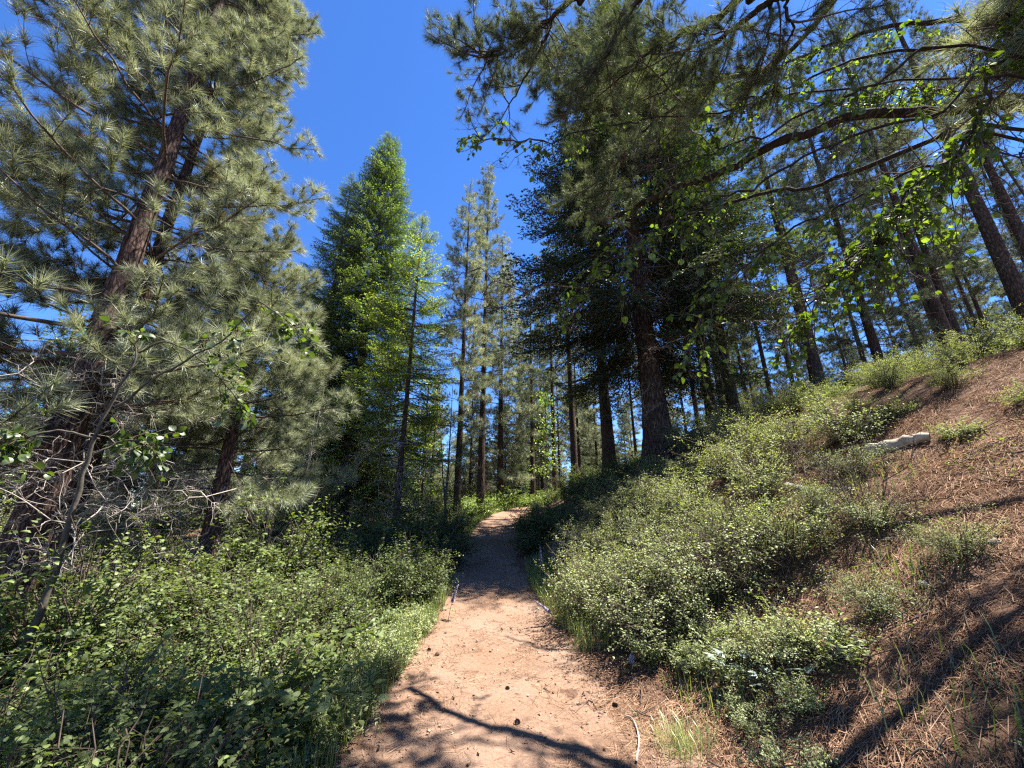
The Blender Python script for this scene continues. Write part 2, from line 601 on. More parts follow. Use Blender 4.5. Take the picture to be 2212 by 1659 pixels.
yy = np.concatenate([np.arange(-2.5, 24, 0.06), np.arange(24, 60, 0.3)])
uu = np.linspace(-1, 1, 41)
U, YY = np.meshgrid(uu, yy)
edge = hw(YY) * (1.0 + 0.05 * np.sin(YY * 2.1 + U * 2) + 0.035 * np.sin(YY * 5.3 + U * 3 + 1) + 0.02 * np.sin(YY * 13 + U))
XX = cx(YY) + U * edge
ZZ = height(XX, YY) + 0.014 - 0.02 * np.abs(U) ** 8 + 0.007 * np.sin(XX * 9 + YY * 3) * np.sin(YY * 7.5 + XX * 2) + rng.normal(0, 0.0022, U.shape)
for _ in range(260):
    dx_, dy_ = rng.uniform(-1.0, 1.0), rng.uniform(1.5, 14)
    r2 = ((XX - cx(dy_) - dx_) / rng.uniform(0.05, 0.12)) ** 2 + ((YY - dy_) / rng.uniform(0.08, 0.17)) ** 2
    ZZ -= rng.uniform(-0.006, 0.012) * np.exp(-r2)
b = Buf()
i = np.arange(len(yy) - 1)[:, None] * len(uu) + np.arange(len(uu) - 1)[None]
b.add(np.stack([XX, YY, ZZ], -1), np.stack([i, i + 1, i + 1 + len(uu), i + len(uu)], -1).reshape(-1, 4))
p = ob('path', b.mesh('path', [M['dirt']], True))
p['kind'] = 'structure'


def on_path(x, y, m=0.0):
    return np.abs(x - cx(y)) < hw(y) + m


# ------------------------------------------------------------------ branch shapes (built along +X, up +Z)
def pine_branch(seed, L, ntuft_step=0.2, nn=70, nlen=0.17, wid=0.0045, rise=0.22, bare=0.25, k=5, sub=1.0, mats=(0, 1)):
    rg = np.random.default_rng(seed)
    b = Buf()
    t = np.linspace(0, 1, 9)
    wy = np.cumsum(rg.normal(0, 0.035, 9)) * L * 0.4
    wz = np.cumsum(rg.normal(0, 0.02, 9)) * L * 0.4
    P = np.stack([t * L, wy - wy[0], L * (-0.10 * t + rise * t * t) + wz - wz[0]], 1)
    r0 = 0.007 * L + 0.006
    V, F = tube(P, r0 * (1 - 0.8 * t) + 0.002, k)
    b.add(V, F, mats[0])
    TO, TD = [], []

    def grow(P0, d, ln, depth, r):
        n = max(4, int(ln / 0.12) + 2)
        tt = np.linspace(0, 1, n)
        side = rg.normal(0, 0.18, 3)
        C = P0 + np.outer(tt, d) * ln + np.outer(tt ** 2, side * 0.5 + np.array([0, 0, 0.28])) * ln
        V, F = tube(C, r * (1 - 0.6 * tt), 3 if depth > 0 else 4)
        b.add(V, F, mats[0])
        D = nrm(np.gradient(C, axis=0))
        TO.append(C[-1])
        TD.append(D[-1])
        s = ln - ntuft_step
        while s > ln * 0.35:
            q = s / ln * (n - 1)
            a = int(q)
            TO.append(C[a] + (C[min(a + 1, n - 1)] - C[a]) * (q - a))
            TD.append(D[a])
            s -= ntuft_step
        if depth < 1 and ln > 0.3:
            for _ in range(rg.integers(1, 4)):
                q = rg.uniform(0.25, 0.85)
                a = int(q * (n - 1))
                dd = nrm(D[a] + rg.normal(0, 0.55, 3) + np.array([0, 0, 0.15]))
                grow(C[a], dd, ln * rg.uniform(0.35, 0.6), depth + 1, r * 0.7)

    Dm = nrm(np.gradient(P, axis=0))
    s = bare
    sgn = 1
    while s < 0.97:
        a = s * 8
        ia = int(a)
        p0 = P[ia] + (P[min(ia + 1, 8)] - P[ia]) * (a - ia)
        ang = rg.uniform(0.5, 1.05) * sgn
        d = nrm(np.array([math.cos(ang), math.sin(ang), rg.uniform(-0.12, 0.4)]))
        ln = sub * (0.40 * L * (1.08 - s) * rg.uniform(0.6, 1.15) + 0.12)
        grow(p0, d, ln, 0, 0.0035 + 0.003 * ln)
        sgn = -sgn if rg.random() < 0.85 else sgn
        s += rg.uniform(0.045, 0.085) * max(1.0, 1.5 / L)
    TO.append(P[-1])
    TD.append(Dm[-1])
    TO.append(P[-2])
    TD.append(Dm[-2])
    V, F, c = needles(rg, np.array(TO), np.array(TD), nn, nlen, wid, 0.2, 1.35, 0.14)
    b.add(V, F, mats[1], c)
    return b


def fir_bough(seed, L, step=0.085, droop=0.10, tw=0.085, up=0.12, width=0.42, mats=(0, 1), dens=1.0, asp=0.42):
    rg = np.random.default_rng(seed)
    b = Buf()
    n = 12
    t = np.linspace(0, 1, n)
    wy = np.cumsum(rg.normal(0, 0.02, n)) * L * 0.3
    P = np.stack([t * L, wy - wy[0], L * (-droop * 2.2 * t + (droop + up) * t * t)], 1)
    V, F = tube(P, (0.006 * L + 0.006) * (1 - 0.85 * t) + 0.001, 4)
    b.add(V, F, mats[0])
    O, D, T = [], [], []
    s, sgn = 0.12 + 0.1 * rg.random(), 1
    while s < 0.995:
        q = s * (n - 1)
        a = min(int(q), n - 2)
        p0 = P[a] + (P[a + 1] - P[a]) * (q - a)
        d0 = nrm(P[a + 1] - P[a])
        env = (1 - s) ** 0.75 * min(1, s * 5) * width * L + 0.10
        ln = env * rg.uniform(0.55, 1.1)
        ang = sgn * rg.uniform(0.75, 1.1)
        sd = np.array([d0[0] * math.cos(ang) - d0[1] * math.sin(ang), d0[0] * math.sin(ang) + d0[1] * math.cos(ang), d0[2] + rg.normal(-0.06, 0.12)])
        m = max(2, int(ln / 0.06 * dens))
        tt = np.linspace(0, 1, m)
        C = p0 + np.outer(tt * ln, sd) + np.outer(tt ** 2, [0.15 * ln, 0, -0.12 * ln])
        if ln > 0.2:
            V, F = tube(C[:: max(1, m // 4)], 0.004, 3)
            b.add(V, F, mats[0])
        for kx in range(m):
            for sg in (-1, 1):
                a2 = sg * rg.uniform(0.45, 1.0)
                dd = np.array([sd[0] * math.cos(a2) - sd[1] * math.sin(a2), sd[0] * math.sin(a2) + sd[1] * math.cos(a2), sd[2] + rg.normal(0.02, 0.22)])
                O.append(C[kx])
                D.append(dd)
                T.append(0.12 + 0.38 * rg.random() + (0.55 * rg.random() if kx >= m - 2 else 0))
        O.append(C[-1])
        D.append(sd)
        T.append(0.4 + 0.6 * rg.random())
        sgn = -sgn
        s += step / L * rg.uniform(0.6, 1.4) * 0.6
    O, D, T = np.array(O), np.array(D), np.array(T)
    N = np.array([[0, 0, 1.0]]) + rg.normal(0, 0.45, O.shape)
    V, F, c = leaves(rg, O, D, N, tw * rg.uniform(0.7, 1.4, len(O)), asp, T, quad=True, cup=0.1)
    b.add(V, F, mats[1], c)
    return b


def dead_branch(seed, L):
    rg = np.random.default_rng(seed)
    b = Buf()

    def grow(P0, d, ln, r, depth):
        n = 7
        tt = np.linspace(0, 1, n)
        w = np.cumsum(rg.normal(0, 0.09, (n, 3)), axis=0) * ln
        w -= w[0]
        C = P0 + np.outer(tt * ln, d) + w + np.outer(tt ** 2, [0, 0, -0.25 * ln])
        V, F = tube(C, r * (1 - 0.75 * tt), 4)
        b.add(V, F, 0)
        if depth < 2:
            for _ in range((7, 4)[depth]):
                q = rg.uniform(0.25, 0.95)
                a = int(q * (n - 1))
                grow(C[a], nrm(d * 0.6 + rg.normal(0, 0.65, 3)), ln * rg.uniform(0.25, 0.55), r * 0.5, depth + 1)

    grow(np.zeros(3), np.array([1.0, 0, 0]), L, 0.006 * L + 0.004, 0)
    return b


def trunk(h, r0, r1, k=14, seg=0.5, flare=0.35, furrow=0.05, seed=0, wand=0.02, below=0.6):
    rg = np.random.default_rng(seed)
    n = int((h + below) / seg) + 2
    z = np.linspace(-below, h, n)
    zz = np.clip(z / h, 0, 1)
    r = r0 + (r1 - r0) * zz ** 0.85
    r = r * (1 + flare * np.exp(-np.maximum(z, 0) / (2.2 * r0)))
    th = np.arange(k) / k * 2 * PI
    f = np.zeros((n, k))
    for a in range(6):
        fr = rg.integers(3, max(4, k // 3) + 1)
        f += np.cos(fr * th[None] + rg.uniform(0, 6) + np.cumsum(rg.normal(0, 0.5 * seg ** 0.5, n))[:, None]) / 6
    f += rg.normal(0, 0.25, (n, k))
    Rr = r[:, None] * (1 + furrow * f)
    px = np.cumsum(rg.normal(0, wand, n)) * 0.25
    py = np.cumsum(rg.normal(0, wand, n)) * 0.25
    V = np.stack([px[:, None] + Rr * np.cos(th), py[:, None] + Rr * np.sin(th), np.broadcast_to(z[:, None], Rr.shape)], -1)
    i = np.arange(n - 1)[:, None] * k
    j = np.arange(k)[None]
    j2 = (j + 1) % k
    F = np.stack([i + j, i + j2, i + k + j2, i + k + j], -1).reshape(-1, 4)
    b = Buf()
    b.add(V, F)
    return b, lambda zq: (np.interp(zq, z, px), np.interp(zq, z, py), np.interp(zq, z, r))


# shared branch meshes
def pair(bf, name, wood, leaf):
    return bf.split(0).mesh(name + '_wood', [wood], True), bf.split(1).mesh(name + '_leaf', [leaf])


PB = [pair(pine_branch(100 + s, L, nn=95, nlen=0.21, wid=0.0065, ntuft_step=0.26), 'pine_branch', M['twig'], M['pine']) + (L,) for s, L in enumerate((1.2, 1.6, 2.0, 2.4, 2.8))]
PBD = [pair(pine_branch(140 + s, L, nn=62, nlen=0.17, wid=0.0055, bare=0.15, ntuft_step=0.5), 'pine_spray', M['twig'], M['pine_dark']) + (L,) for s, L in enumerate((0.8, 1.1, 1.4))]
FB = [pair(fir_bough(200 + s, L, tw=0.068, dens=1.2, asp=0.33), 'fir_bough', M['twig'], M['fir']) + (L,) for s, L in enumerate((1.0, 1.6, 2.2, 2.8))]
FBB = [pair(fir_bough(220 + s, L, tw=0.07, dens=1.15, asp=0.33), 'fir_bough', M['twig'], M['fir_bright']) + (L,) for s, L in enumerate((1.0, 1.6, 2.2, 2.8))]
HB = [pair(fir_bough(240 + s, L, step=0.1, droop=0.16, up=0.05, tw=0.095, width=0.30, dens=0.85), 'long_bough', M['twig'], M['fir_dark']) + (L,) for s, L in enumerate((2.0, 3.2, 4.4))]
DB = [dead_branch(300 + s, 2.0).mesh('dead_branch', [M['dead']], True) for s in range(4)]


DTW = [dead_branch(320 + s, 2.0).mesh('bare_twig', [M['twig']], True) for s in range(4)]


def closest(protos, L, rg):
    o = sorted(protos, key=lambda p: abs(math.log(p[2] / L)) + rg.uniform(0, 0.3))
    return o[0]


def put_branch(root, proto, M4, name='branch'):
    w = ob(name, proto[0], root, mw=M4)
    ob('foliage', proto[1], w)
    return w


def big_tree(kind, name, label, px, R, h, r0, protos, n, zlo, prof, elev, seed, bark, group=None, dead=0, dead_hi=3.0, roll=0.4, k=20, seg=0.35, furrow=0.06, flare=0.35, face=None, xy=None, sc=1.0):
    rg = np.random.default_rng(seed)
    x, y = xy or polar(px, R)
    z = hz(x, y)
    root = thing(name, label, 'tree', (x, y, z), group)
    tb, tf = trunk(h, r0, 0.02, k, seg, flare, furrow, seed)
    ob('trunk', tb.mesh('trunk', [bark], True), root)
    az = rg.uniform(0, 6)
    for i in range(n):
        f = (i + 0.5) / n
        zz = zlo + (h - zlo) * (f ** 0.9) + rg.normal(0, 0.12)
        zz = min(max(zz, zlo), h - 0.05)
        f = (zz - zlo) / (h - zlo)
        az += 2.4 + rg.normal(0, 0.35)
        L = prof(f, az % (2 * PI)) * (rg.uniform(0.72, 1.12) if kind == 'pine' else rg.uniform(0.82, 1.08))
        if L < 0.15:
            continue
        if face is not None:
            to_cam = math.atan2(-y, -x)
            da = abs((az - to_cam + PI) % (2 * PI) - PI)
            if da < face[0] and zz < face[1] and rg.random() < face[2]:
                continue
        pr = closest(protos, L / sc, rg)
        ox, oy, orr = tf(zz)
        put_branch(root, pr, rot_to(az, elev(f) + rg.normal(0, 0.1), rg.normal(0, roll), L / pr[2], (ox, oy, zz)))
    for i in range(dead):
        zz = rg.uniform(0.4, dead_hi)
        ox, oy, orr = tf(zz)
        s = rg.uniform(0.35, 1.1)
        d = ob('dead_branch', random.choice(DB), root, mw=rot_to(rg.uniform(0, 6.28), rg.normal(-0.1, 0.3), rg.uniform(0, 6), s, (ox, oy, zz)))
    return root


# ------------------------------------------------------------------ the large trees, one by one
big_tree('pine', 'pine_tree', 'large long-needled pine with the thick scaly front trunk by the left edge', 36, 8.6, 17.5, 0.25, PB, 128, 2.2,
         lambda f, a: (3.8 - 2.0 * f) * (1.0 - 0.16 * max(0, math.cos(a - 0.3))), lambda f: -0.05 + 0.6 * f, 11, M['bark'], None, 52, 4.0, face=(0.7, 12.5, 0.7), k=24, seg=0.16, furrow=0.05)
big_tree('pine', 'pine_tree', 'pine with the darker trunk just behind the thick scaly one', 72, 9.6, 15.0, 0.20, PB, 100, 2.2,
         lambda f, a: (3.4 - 1.9 * f) * (1.0 - 0.22 * max(0, math.cos(a - 0.3))), lambda f: 0.0 + 0.55 * f, 12, M['bark'], None, 34, 4.0, face=(0.6, 11, 0.75), k=20, seg=0.2)
big_tree('pine', 'pine_tree', 'young pine with a short dark leaning trunk and drooping pale tufts near its base', 217, 9.6, 7.6, 0.19, PB, 66, 1.7,
         lambda f, a: (2.7 - 1.9 * f), lambda f: -0.1 + 0.6 * f, 13, M['bark'], None, 26, 2.6, face=(0.5, 3.5, 0.9), k=18, seg=0.2)
big_tree('fir', 'fir_tree', 'dark narrow fir showing its top behind the large long-needled pine', 300, 17.5, 17.2, 0.2, FB, 230, 3.0,
         lambda f, a: 0.35 + 2.3 * (1 - f) ** 0.8, lambda f: -0.15 + 0.55 * f, 14, M['bark_fir'], None, 10, 3, sc=1.0)
big_tree('fir', 'fir_tree', 'tallest dense fir of the pair left of the trail, a full dark cone', 341, 16.6, 19.5, 0.3, FB, 500, 1.6,
         lambda f, a: (0.4 + 3.1 * (1 - f) ** 0.75), lambda f: -0.2 + 0.6 * f, 15, M['bark_fir'], None, 26, 3.0)
big_tree('fir', 'fir_tree', 'slimmer bright green fir with a bare grey lower trunk in front of the tallest fir', 397, 13.0, 12.4, 0.12, FBB, 250, 2.8,
         lambda f, a: (0.25 + 2.5 * (1 - f) ** 0.8) * (0.8 + 0.25 * math.sin(a * 3 + f * 17)), lambda f: -0.1 + 0.5 * f, 16, M['bark_far'], None, 26, 3.6, face=(0.8, 9.0, 0.85), k=14)
big_tree('fir', 'old_fir_tree', 'massive old fir with a thick furrowed dark trunk above the right bank', 666, 13.4, 23.0, 0.42, HB, 400, 3.6,
         lambda f, a: 0.4 + 6.0 * (1 - f) ** 0.85 * min(1, 0.55 + 2.5 * f), lambda f: -0.28 + 0.55 * f, 17, M['bark_old'], None, 26, 7.0, face=(0.45, 10.0, 0.7), k=56, seg=0.12, furrow=0.075, flare=0.5, roll=0.25)

# ------------------------------------------------------------------ whole crowns for the trees farther off
def mat4(m):
    return np.array(m)


def crown_pine(seed, h, zlo, lmax, n, nn=26, wid=0.014, nlen=0.24, sparse=0.0):
    rg = np.random.default_rng(seed)
    pro = [(pine_branch(seed * 7 + s, L, 0.26, nn, nlen, wid, k=3, bare=0.3), L) for s, L in enumerate((0.8, 1.4, 2.0))]
    b = Buf()
    az = 0
    for i in range(n):
        f = (i + 0.5) / n
        zz = zlo + (h - zlo) * f ** 0.95 + rg.normal(0, 0.15)
        zz = min(max(zz, zlo), h - 0.03)
        f = (zz - zlo) / (h - zlo)
        if rg.random() < sparse * (1 - f):
            continue
        az += 2.4 + rg.normal(0, 0.5)
        L = (lmax * (1 - f) ** 0.65 * (0.55 + 0.45 * min(1, f * 4)) + 0.3) * rg.uniform(0.55, 1.1)
        pr = min(pro, key=lambda p: abs(p[1] - L))
        b.merge(pr[0], mat4(rot_to(az, -0.15 + 0.75 * f + rg.normal(0, 0.12), rg.normal(0, 0.4), L / pr[1], (0, 0, zz))), tmul=rg.normal(0, 0.1))
    for i in range(16):
        zz = rg.uniform(0.12, 1.0) * zlo
        b.merge(BARE[i % 4], mat4(rot_to(rg.uniform(0, 6.3), rg.normal(-0.1, 0.25), rg.uniform(0, 6), rg.uniform(0.3, 0.8), (0, 0, zz))))
    return b


def crown_fir(seed, h, zlo, lmax, n):
    rg = np.random.default_rng(seed)
    pro = [(fir_bough(seed * 9 + s, L, step=0.16, tw=0.15, dens=0.6), L) for s, L in enumerate((0.8, 1.5, 2.2))]
    b = Buf()
    az = 0
    for i in range(n):
        f = (i + 0.5) / n
        zz = zlo + (h - zlo) * f ** 0.9
        az += 2.4 + rg.normal(0, 0.4)
        L = (lmax * (1 - f) ** 0.8 + 0.2) * rg.uniform(0.65, 1.1)
        pr = min(pro, key=lambda p: abs(p[1] - L))
        b.merge(pr[0], mat4(rot_to(az, -0.25 + 0.65 * f + rg.normal(0, 0.1), rg.normal(0, 0.3), L / pr[1], (0, 0, zz))), tmul=rg.normal(0, 0.08))
    return b


BARE = [dead_branch(330 + s, 2.0) for s in range(4)]


def crown_leafy(seed, h, zlo, rad, nst, nl, size):
    rg = np.random.default_rng(seed)
    b = Buf()
    O, D = [], []
    for i in range(nst):
        z0 = rg.uniform(zlo, h * 0.95)
        a = rg.uniform(0, 2 * PI)
        ln = rad * rg.uniform(0.5, 1.1) * (1.15 - 0.7 * z0 / h)
        tt = np.linspace(0, 1, 6)
        C = np.stack([np.cos(a) * tt * ln, np.sin(a) * tt * ln, z0 + tt * ln * 0.5 - tt ** 2 * ln * 0.25], 1) + np.cumsum(rg.normal(0, 0.03, (6, 3)), 0)
        V, F = tube(C, 0.008 * (1 - 0.8 * tt) + 0.002, 3)
        b.add(V, F, 0)
        for _ in range(nl):
            q = rg.uniform(0.25, 1)
            O.append(C[int(q * 5)] + rg.normal(0, 0.12, 3))
            D.append(rg.normal(0, 1, 3))
    O, D = np.array(O), np.array(D)
    N = rg.normal(0, 0.7, O.shape) + np.array([[0, 0, 0.8]])
    V, F, c = leaves(rg, O, D, N, size, 0.75, quad=True)
    b.add(V, F, 1, c)
    return b


def tree_proto(bf, h, r, leaf, bark, seed, k=10):
    tb, _ = trunk(h, r, 0.02, k, 0.6, 0.3, 0.05, seed, 0.02, 1.0)
    return tb.mesh('trunk', [bark], True), bf.mesh('crown', [M['twig'], leaf]), h


TP = {
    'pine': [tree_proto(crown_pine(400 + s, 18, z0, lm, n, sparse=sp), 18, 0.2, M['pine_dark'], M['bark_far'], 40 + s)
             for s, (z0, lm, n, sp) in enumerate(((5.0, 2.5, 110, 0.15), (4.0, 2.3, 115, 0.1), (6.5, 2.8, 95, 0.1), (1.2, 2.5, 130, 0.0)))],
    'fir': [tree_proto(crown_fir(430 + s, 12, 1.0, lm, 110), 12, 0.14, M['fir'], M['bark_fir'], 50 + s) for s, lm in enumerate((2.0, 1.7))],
    'leafy': [tree_proto(crown_leafy(450 + s, 5, 1.0, 1.0, 40, 24, 0.10), 5, 0.035, M['lime'], M['sapling'], 60 + s, 6) for s in range(2)],
}
TP['sparse'] = [tree_proto(crown_pine(470 + s, 18, z0, 2.6, n, sparse=0.35), 18, 0.2, M['pine_dark'], M['bark_far'], 70 + s) for s, (z0, n) in enumerate(((8.5, 50), (7.0, 60)))]
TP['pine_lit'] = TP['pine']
FOREST = []


def stand(kind, var, name, label, x, y, h, group, widen=1.0, rad=1.0, rz=None):
    pr = TP[kind][var % len(TP[kind])]
    root = thing(name, label, 'tree', (x, y, hz(x, y) - 0.1), group, rng.uniform(0, 6.28) if rz is None else rz)
    s = h / pr[2]
    ob('trunk', pr[0], root, scale=(s * rad, s * rad, s))
    cr = ob('crown', pr[1], root, scale=(s * widen, s * widen, s))
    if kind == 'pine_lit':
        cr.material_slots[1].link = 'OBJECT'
        cr.material_slots[1].material = M['pine']  # paler needle colour puts a sunlit look on these crowns
    FOREST.append((x, y))
    return root


def stand_px(kind, var, name, label, px, R, h, group=None, **kw):
    x, y = polar(px, R)
    return stand(kind, var, name, label, x, y, h, group, **kw)


T_ = 'pine_tree'
# beside the trail, middle distance
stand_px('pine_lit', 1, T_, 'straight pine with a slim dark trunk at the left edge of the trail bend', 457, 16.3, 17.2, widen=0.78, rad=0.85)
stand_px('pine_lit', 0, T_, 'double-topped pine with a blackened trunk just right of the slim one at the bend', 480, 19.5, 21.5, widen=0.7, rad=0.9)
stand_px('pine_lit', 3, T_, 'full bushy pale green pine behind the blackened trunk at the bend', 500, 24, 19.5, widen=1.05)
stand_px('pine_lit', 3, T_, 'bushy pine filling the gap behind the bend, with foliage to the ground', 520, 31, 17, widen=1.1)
stand_px('sparse', 0, T_, 'dark pine trunk standing clear in the gap left of the old fir', 577, 19.5, 17, widen=0.8, rad=1.05)
stand_px('sparse', 1, T_, 'thick grey trunk with bare side limbs close behind the old fir', 613, 18.0, 16, widen=0.9, rad=1.9)
stand_px('sparse', 1, T_, 'thinner dark trunk left of the clear one in the gap', 556, 25, 17, widen=0.8)
stand_px('pine', 2, T_, 'slim dark trunk rising at the far end of the trail', 533, 27, 18, widen=0.75)
stand_px('pine', 0, T_, 'second slim trunk right behind the far end of the trail', 543, 33, 18, widen=0.8)
stand_px('fir', 0, 'fir_tree', 'small dark fir in shade at the end of the trail', 521, 29, 5.5, rad=1)
# on the right bank
stand_px('pine', 2, T_, 'tall dark trunk at the crest, first to the right of the old fir', 752, 16.8, 20, widen=1.0, rad=1.0)
stand_px('pine', 0, T_, 'broad shaded trunk leaning close on the right of the old fir', 727, 18.4, 18, widen=1.0, rad=1.3)
stand_px('pine', 1, T_, 'slim trunk just behind the crest trunk beside the old fir', 741, 20.5, 19, widen=0.9, rad=0.95)
stand_px('sparse', 1, T_, 'bare reddish pine trunk standing alone at mid crest', 850, 17.8, 18, widen=0.95, rad=1.1)
stand_px('sparse', 0, T_, 'large brown pine trunk crossing the upper right corner', 1118, 14.0, 12.8, widen=0.85, rad=1.3)
stand_px('pine', 3, T_, 'dark pine trunk behind hanging leaves, left of the crest pair', 925, 21.5, 20, widen=1.0, rad=0.85)
stand_px('sparse', 1, T_, 'thicker trunk of the dark pair standing on the crest', 1012, 22.5, 21, widen=0.9, rad=0.95)
stand_px('pine', 1, T_, 'thinner trunk of the dark pair standing on the crest', 1026, 26, 20, widen=0.9, rad=0.8)
stand_px('sparse', 1, T_, 'pine trunk half hidden behind the large brown trunk at the corner', 1155, 18.5, 13, widen=0.8, rad=1.2)
stand_px('pine', 2, T_, 'thin reddish dead-looking trunk right of the crest pair', 1052, 28, 12, widen=0.6, rad=0.7)
stand_px('pine', 0, T_, 'short thick trunk between the crest trunk and the reddish pine', 795, 26, 17, widen=0.9, rad=0.8)
stand_px('pine', 1, T_, 'slender leaning pine seen through the blue gap right of the crest trunk', 768, 29, 16, widen=0.9)
# left side, middle distance
stand_px('fir', 1, 'fir_tree', 'short dark fir sapling in the thicket right of the leaning trunk', 247, 14.5, 4.2, widen=1.0)
stand_px('leafy', 0, 'young_leafy_tree', 'thin leafy sapling with light green leaves left of the slim pine', 420, 17, 7.0, widen=1.0)
stand_px('leafy', 1, 'young_leafy_tree', 'thin yellow-green sapling in the gap behind the trail end', 548, 22, 6.5, widen=1.0)
stand_px('leafy', 0, 'young_leafy_tree', 'pale green sapling among the trunks left of the firs', 318, 15, 5.0, widen=1.2)

# forest behind
rf = np.random.default_rng(31)


ROW = [(36, 'scaly pine'), (217, 'leaning pine'), (341, 'tallest fir'), (397, 'bright fir'), (457, 'slim bend pine'), (480, 'blackened trunk'), (577, 'clear trunk'), (666, 'old fir'), (752, 'crest trunk'), (850, 'reddish pine'), (925, 'leaf-veiled pine'), (1012, 'crest pair'), (1118, 'corner trunk')]


def fill(count, pxlo, pxhi, Rlo, Rhi, hlo, hhi, kinds, label, group, mind=2.0, var=None):
    n = tries = 0
    while n < count and tries < 4000:
        tries += 1
        px = rf.uniform(pxlo, pxhi)
        R = math.sqrt(rf.uniform(Rlo ** 2, Rhi ** 2))
        x, y = polar(px, R)
        if on_path(np.array(x), np.array(y), 0.8) or any((x - a) ** 2 + (y - c) ** 2 < mind ** 2 for a, c in FOREST):
            continue
        kd = kinds[rf.integers(len(kinds))]
        lb = label[kd] if isinstance(label, dict) else label
        hh, ww = rf.uniform(hlo, hhi), rf.uniform(0.85, 1.15)
        k_ = sum(1 for q_ in ROW if q_[0] < px)
        pos = f'left of the {ROW[0][1]}' if k_ == 0 else f'right of the {ROW[-1][1]}' if k_ == len(ROW) else f'between the {ROW[k_ - 1][1]} and the {ROW[k_][1]}'
        if px < -5 or k_ == 0:
            pos = 'at the left edge'
        lb = f"{'tall' if hh > (hlo + hhi) / 2 else 'low'} {'broad' if ww > 1.05 else 'slim'} {lb} {pos}"
        stand(kd, int(rf.integers(4)) if var is None else var, {'fir': 'fir_tree', 'leafy': 'young_leafy_tree'}.get(kd, 'pine_tree'), lb, x, y, hh, group, ww, rf.uniform(0.7, 1.1))
        n += 1


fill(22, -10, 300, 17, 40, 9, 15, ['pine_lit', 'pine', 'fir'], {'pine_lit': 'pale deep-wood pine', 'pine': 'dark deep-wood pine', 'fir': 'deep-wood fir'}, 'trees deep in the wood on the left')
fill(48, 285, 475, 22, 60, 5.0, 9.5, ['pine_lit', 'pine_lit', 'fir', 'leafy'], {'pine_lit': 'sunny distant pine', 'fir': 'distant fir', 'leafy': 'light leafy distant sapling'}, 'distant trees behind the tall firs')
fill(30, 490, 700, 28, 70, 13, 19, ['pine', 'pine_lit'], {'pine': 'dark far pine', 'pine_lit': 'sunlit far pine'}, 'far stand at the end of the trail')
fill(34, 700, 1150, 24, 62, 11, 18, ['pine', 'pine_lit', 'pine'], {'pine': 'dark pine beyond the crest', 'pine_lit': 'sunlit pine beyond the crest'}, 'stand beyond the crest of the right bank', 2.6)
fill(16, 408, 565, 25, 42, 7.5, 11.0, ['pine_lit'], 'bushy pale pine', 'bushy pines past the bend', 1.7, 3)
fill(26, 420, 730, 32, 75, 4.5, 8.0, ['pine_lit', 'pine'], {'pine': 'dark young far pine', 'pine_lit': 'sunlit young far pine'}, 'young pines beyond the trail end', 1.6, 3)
fill(5, 690, 1010, 19, 34, 15, 21, ['sparse'], 'thin-crowned pine on the bank', 'thin pines on the bank', 2.4)
fill(10, 300, 720, 62, 110, 15, 22, ['pine'], 'very distant pine', 'very distant pines')

# ------------------------------------------------------------------ shrubs
def shrub_proto(seed, h, rad, nst, nl, size, leaf, wood, aspect=0.62, quad=False, spray=3):
    rg = np.random.default_rng(seed)
    b = Buf()
    O, D, N = [], [], []
    for i in range(nst):
        a = rg.uniform(0, 2 * PI)
        out = rad * math.sqrt(rg.uniform(0.02, 1.0)) * (0.78 + 0.32 * math.sin(2 * a + seed) + 0.15 * math.sin(5 * a + seed * 2))
        hh = h * rg.uniform(0.45, 1.05) * (1 - 0.35 * min(1, out / rad) ** 2)
        if rg.random() < 0.16:
            hh, out = hh * rg.uniform(1.1, 1.45), out * rg.uniform(1.0, 1.35)
        tt = np.linspace(0, 1, 7)
        C = np.stack([np.cos(a) * (0.06 + out * tt ** 1.3), np.sin(a) * (0.06 + out * tt ** 1.3), hh * (tt ** 0.8) * (1.0 - 0.0 * tt)], 1)
        w = np.cumsum(rg.normal(0, 0.022, (7, 3)), 0)
        C += w - w[0]
        V, F = tube(C, 0.005 * (1 - 0.75 * tt) + 0.0012, 3)
        b.add(V, F, 0)
        for s in range(spray):
            q = rg.uniform(0.3, 0.98)
            ia = int(q * 6)
            d = nrm(np.array([math.cos(a), math.sin(a), 0.4]) * 0.6 + rg.normal(0, 0.6, 3))
            ln = rg.uniform(0.15, 0.4) * min(1, h)
            t2 = np.linspace(0, 1, 4)
            C2 = C[ia] + np.outer(t2 * ln, d) + np.outer(t2 ** 2, [0, 0, -0.08 * ln])
            V, F = tube(C2, 0.0022 * (1 - 0.5 * t2), 3)
            b.add(V, F, 0)
            m = nl
            qq = rg.uniform(0.08, 1.05, m)
            sg = np.where(rg.random(m) < 0.5, -1, 1)[:, None]
            pos = C2[0] + np.outer(qq * ln, d) + rg.normal(0, 0.018, (m, 3))
            sd = nrm(np.cross(d, [0, 0, 1.0]))
            O.append(pos)
            D.append(sd[None] * sg + d[None] * 0.5 + rg.normal(0, 0.35, (m, 3)))
            N.append(np.array([[0, 0, 1.0]]) + 0.35 * np.array([[math.cos(a), math.sin(a), 0]]) + rg.normal(0, 0.45, (m, 3)))
    O, D, N = np.concatenate(O), np.concatenate(D), np.concatenate(N)
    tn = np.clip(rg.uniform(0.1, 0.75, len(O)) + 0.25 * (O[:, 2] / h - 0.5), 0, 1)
    V, F, c = leaves(rg, O, D, N, size, aspect, tn, quad)
    b.add(V, F, 1, c)
    return b.split(0).mesh('stems', [wood], True), b.split(1).mesh('foliage', [leaf])


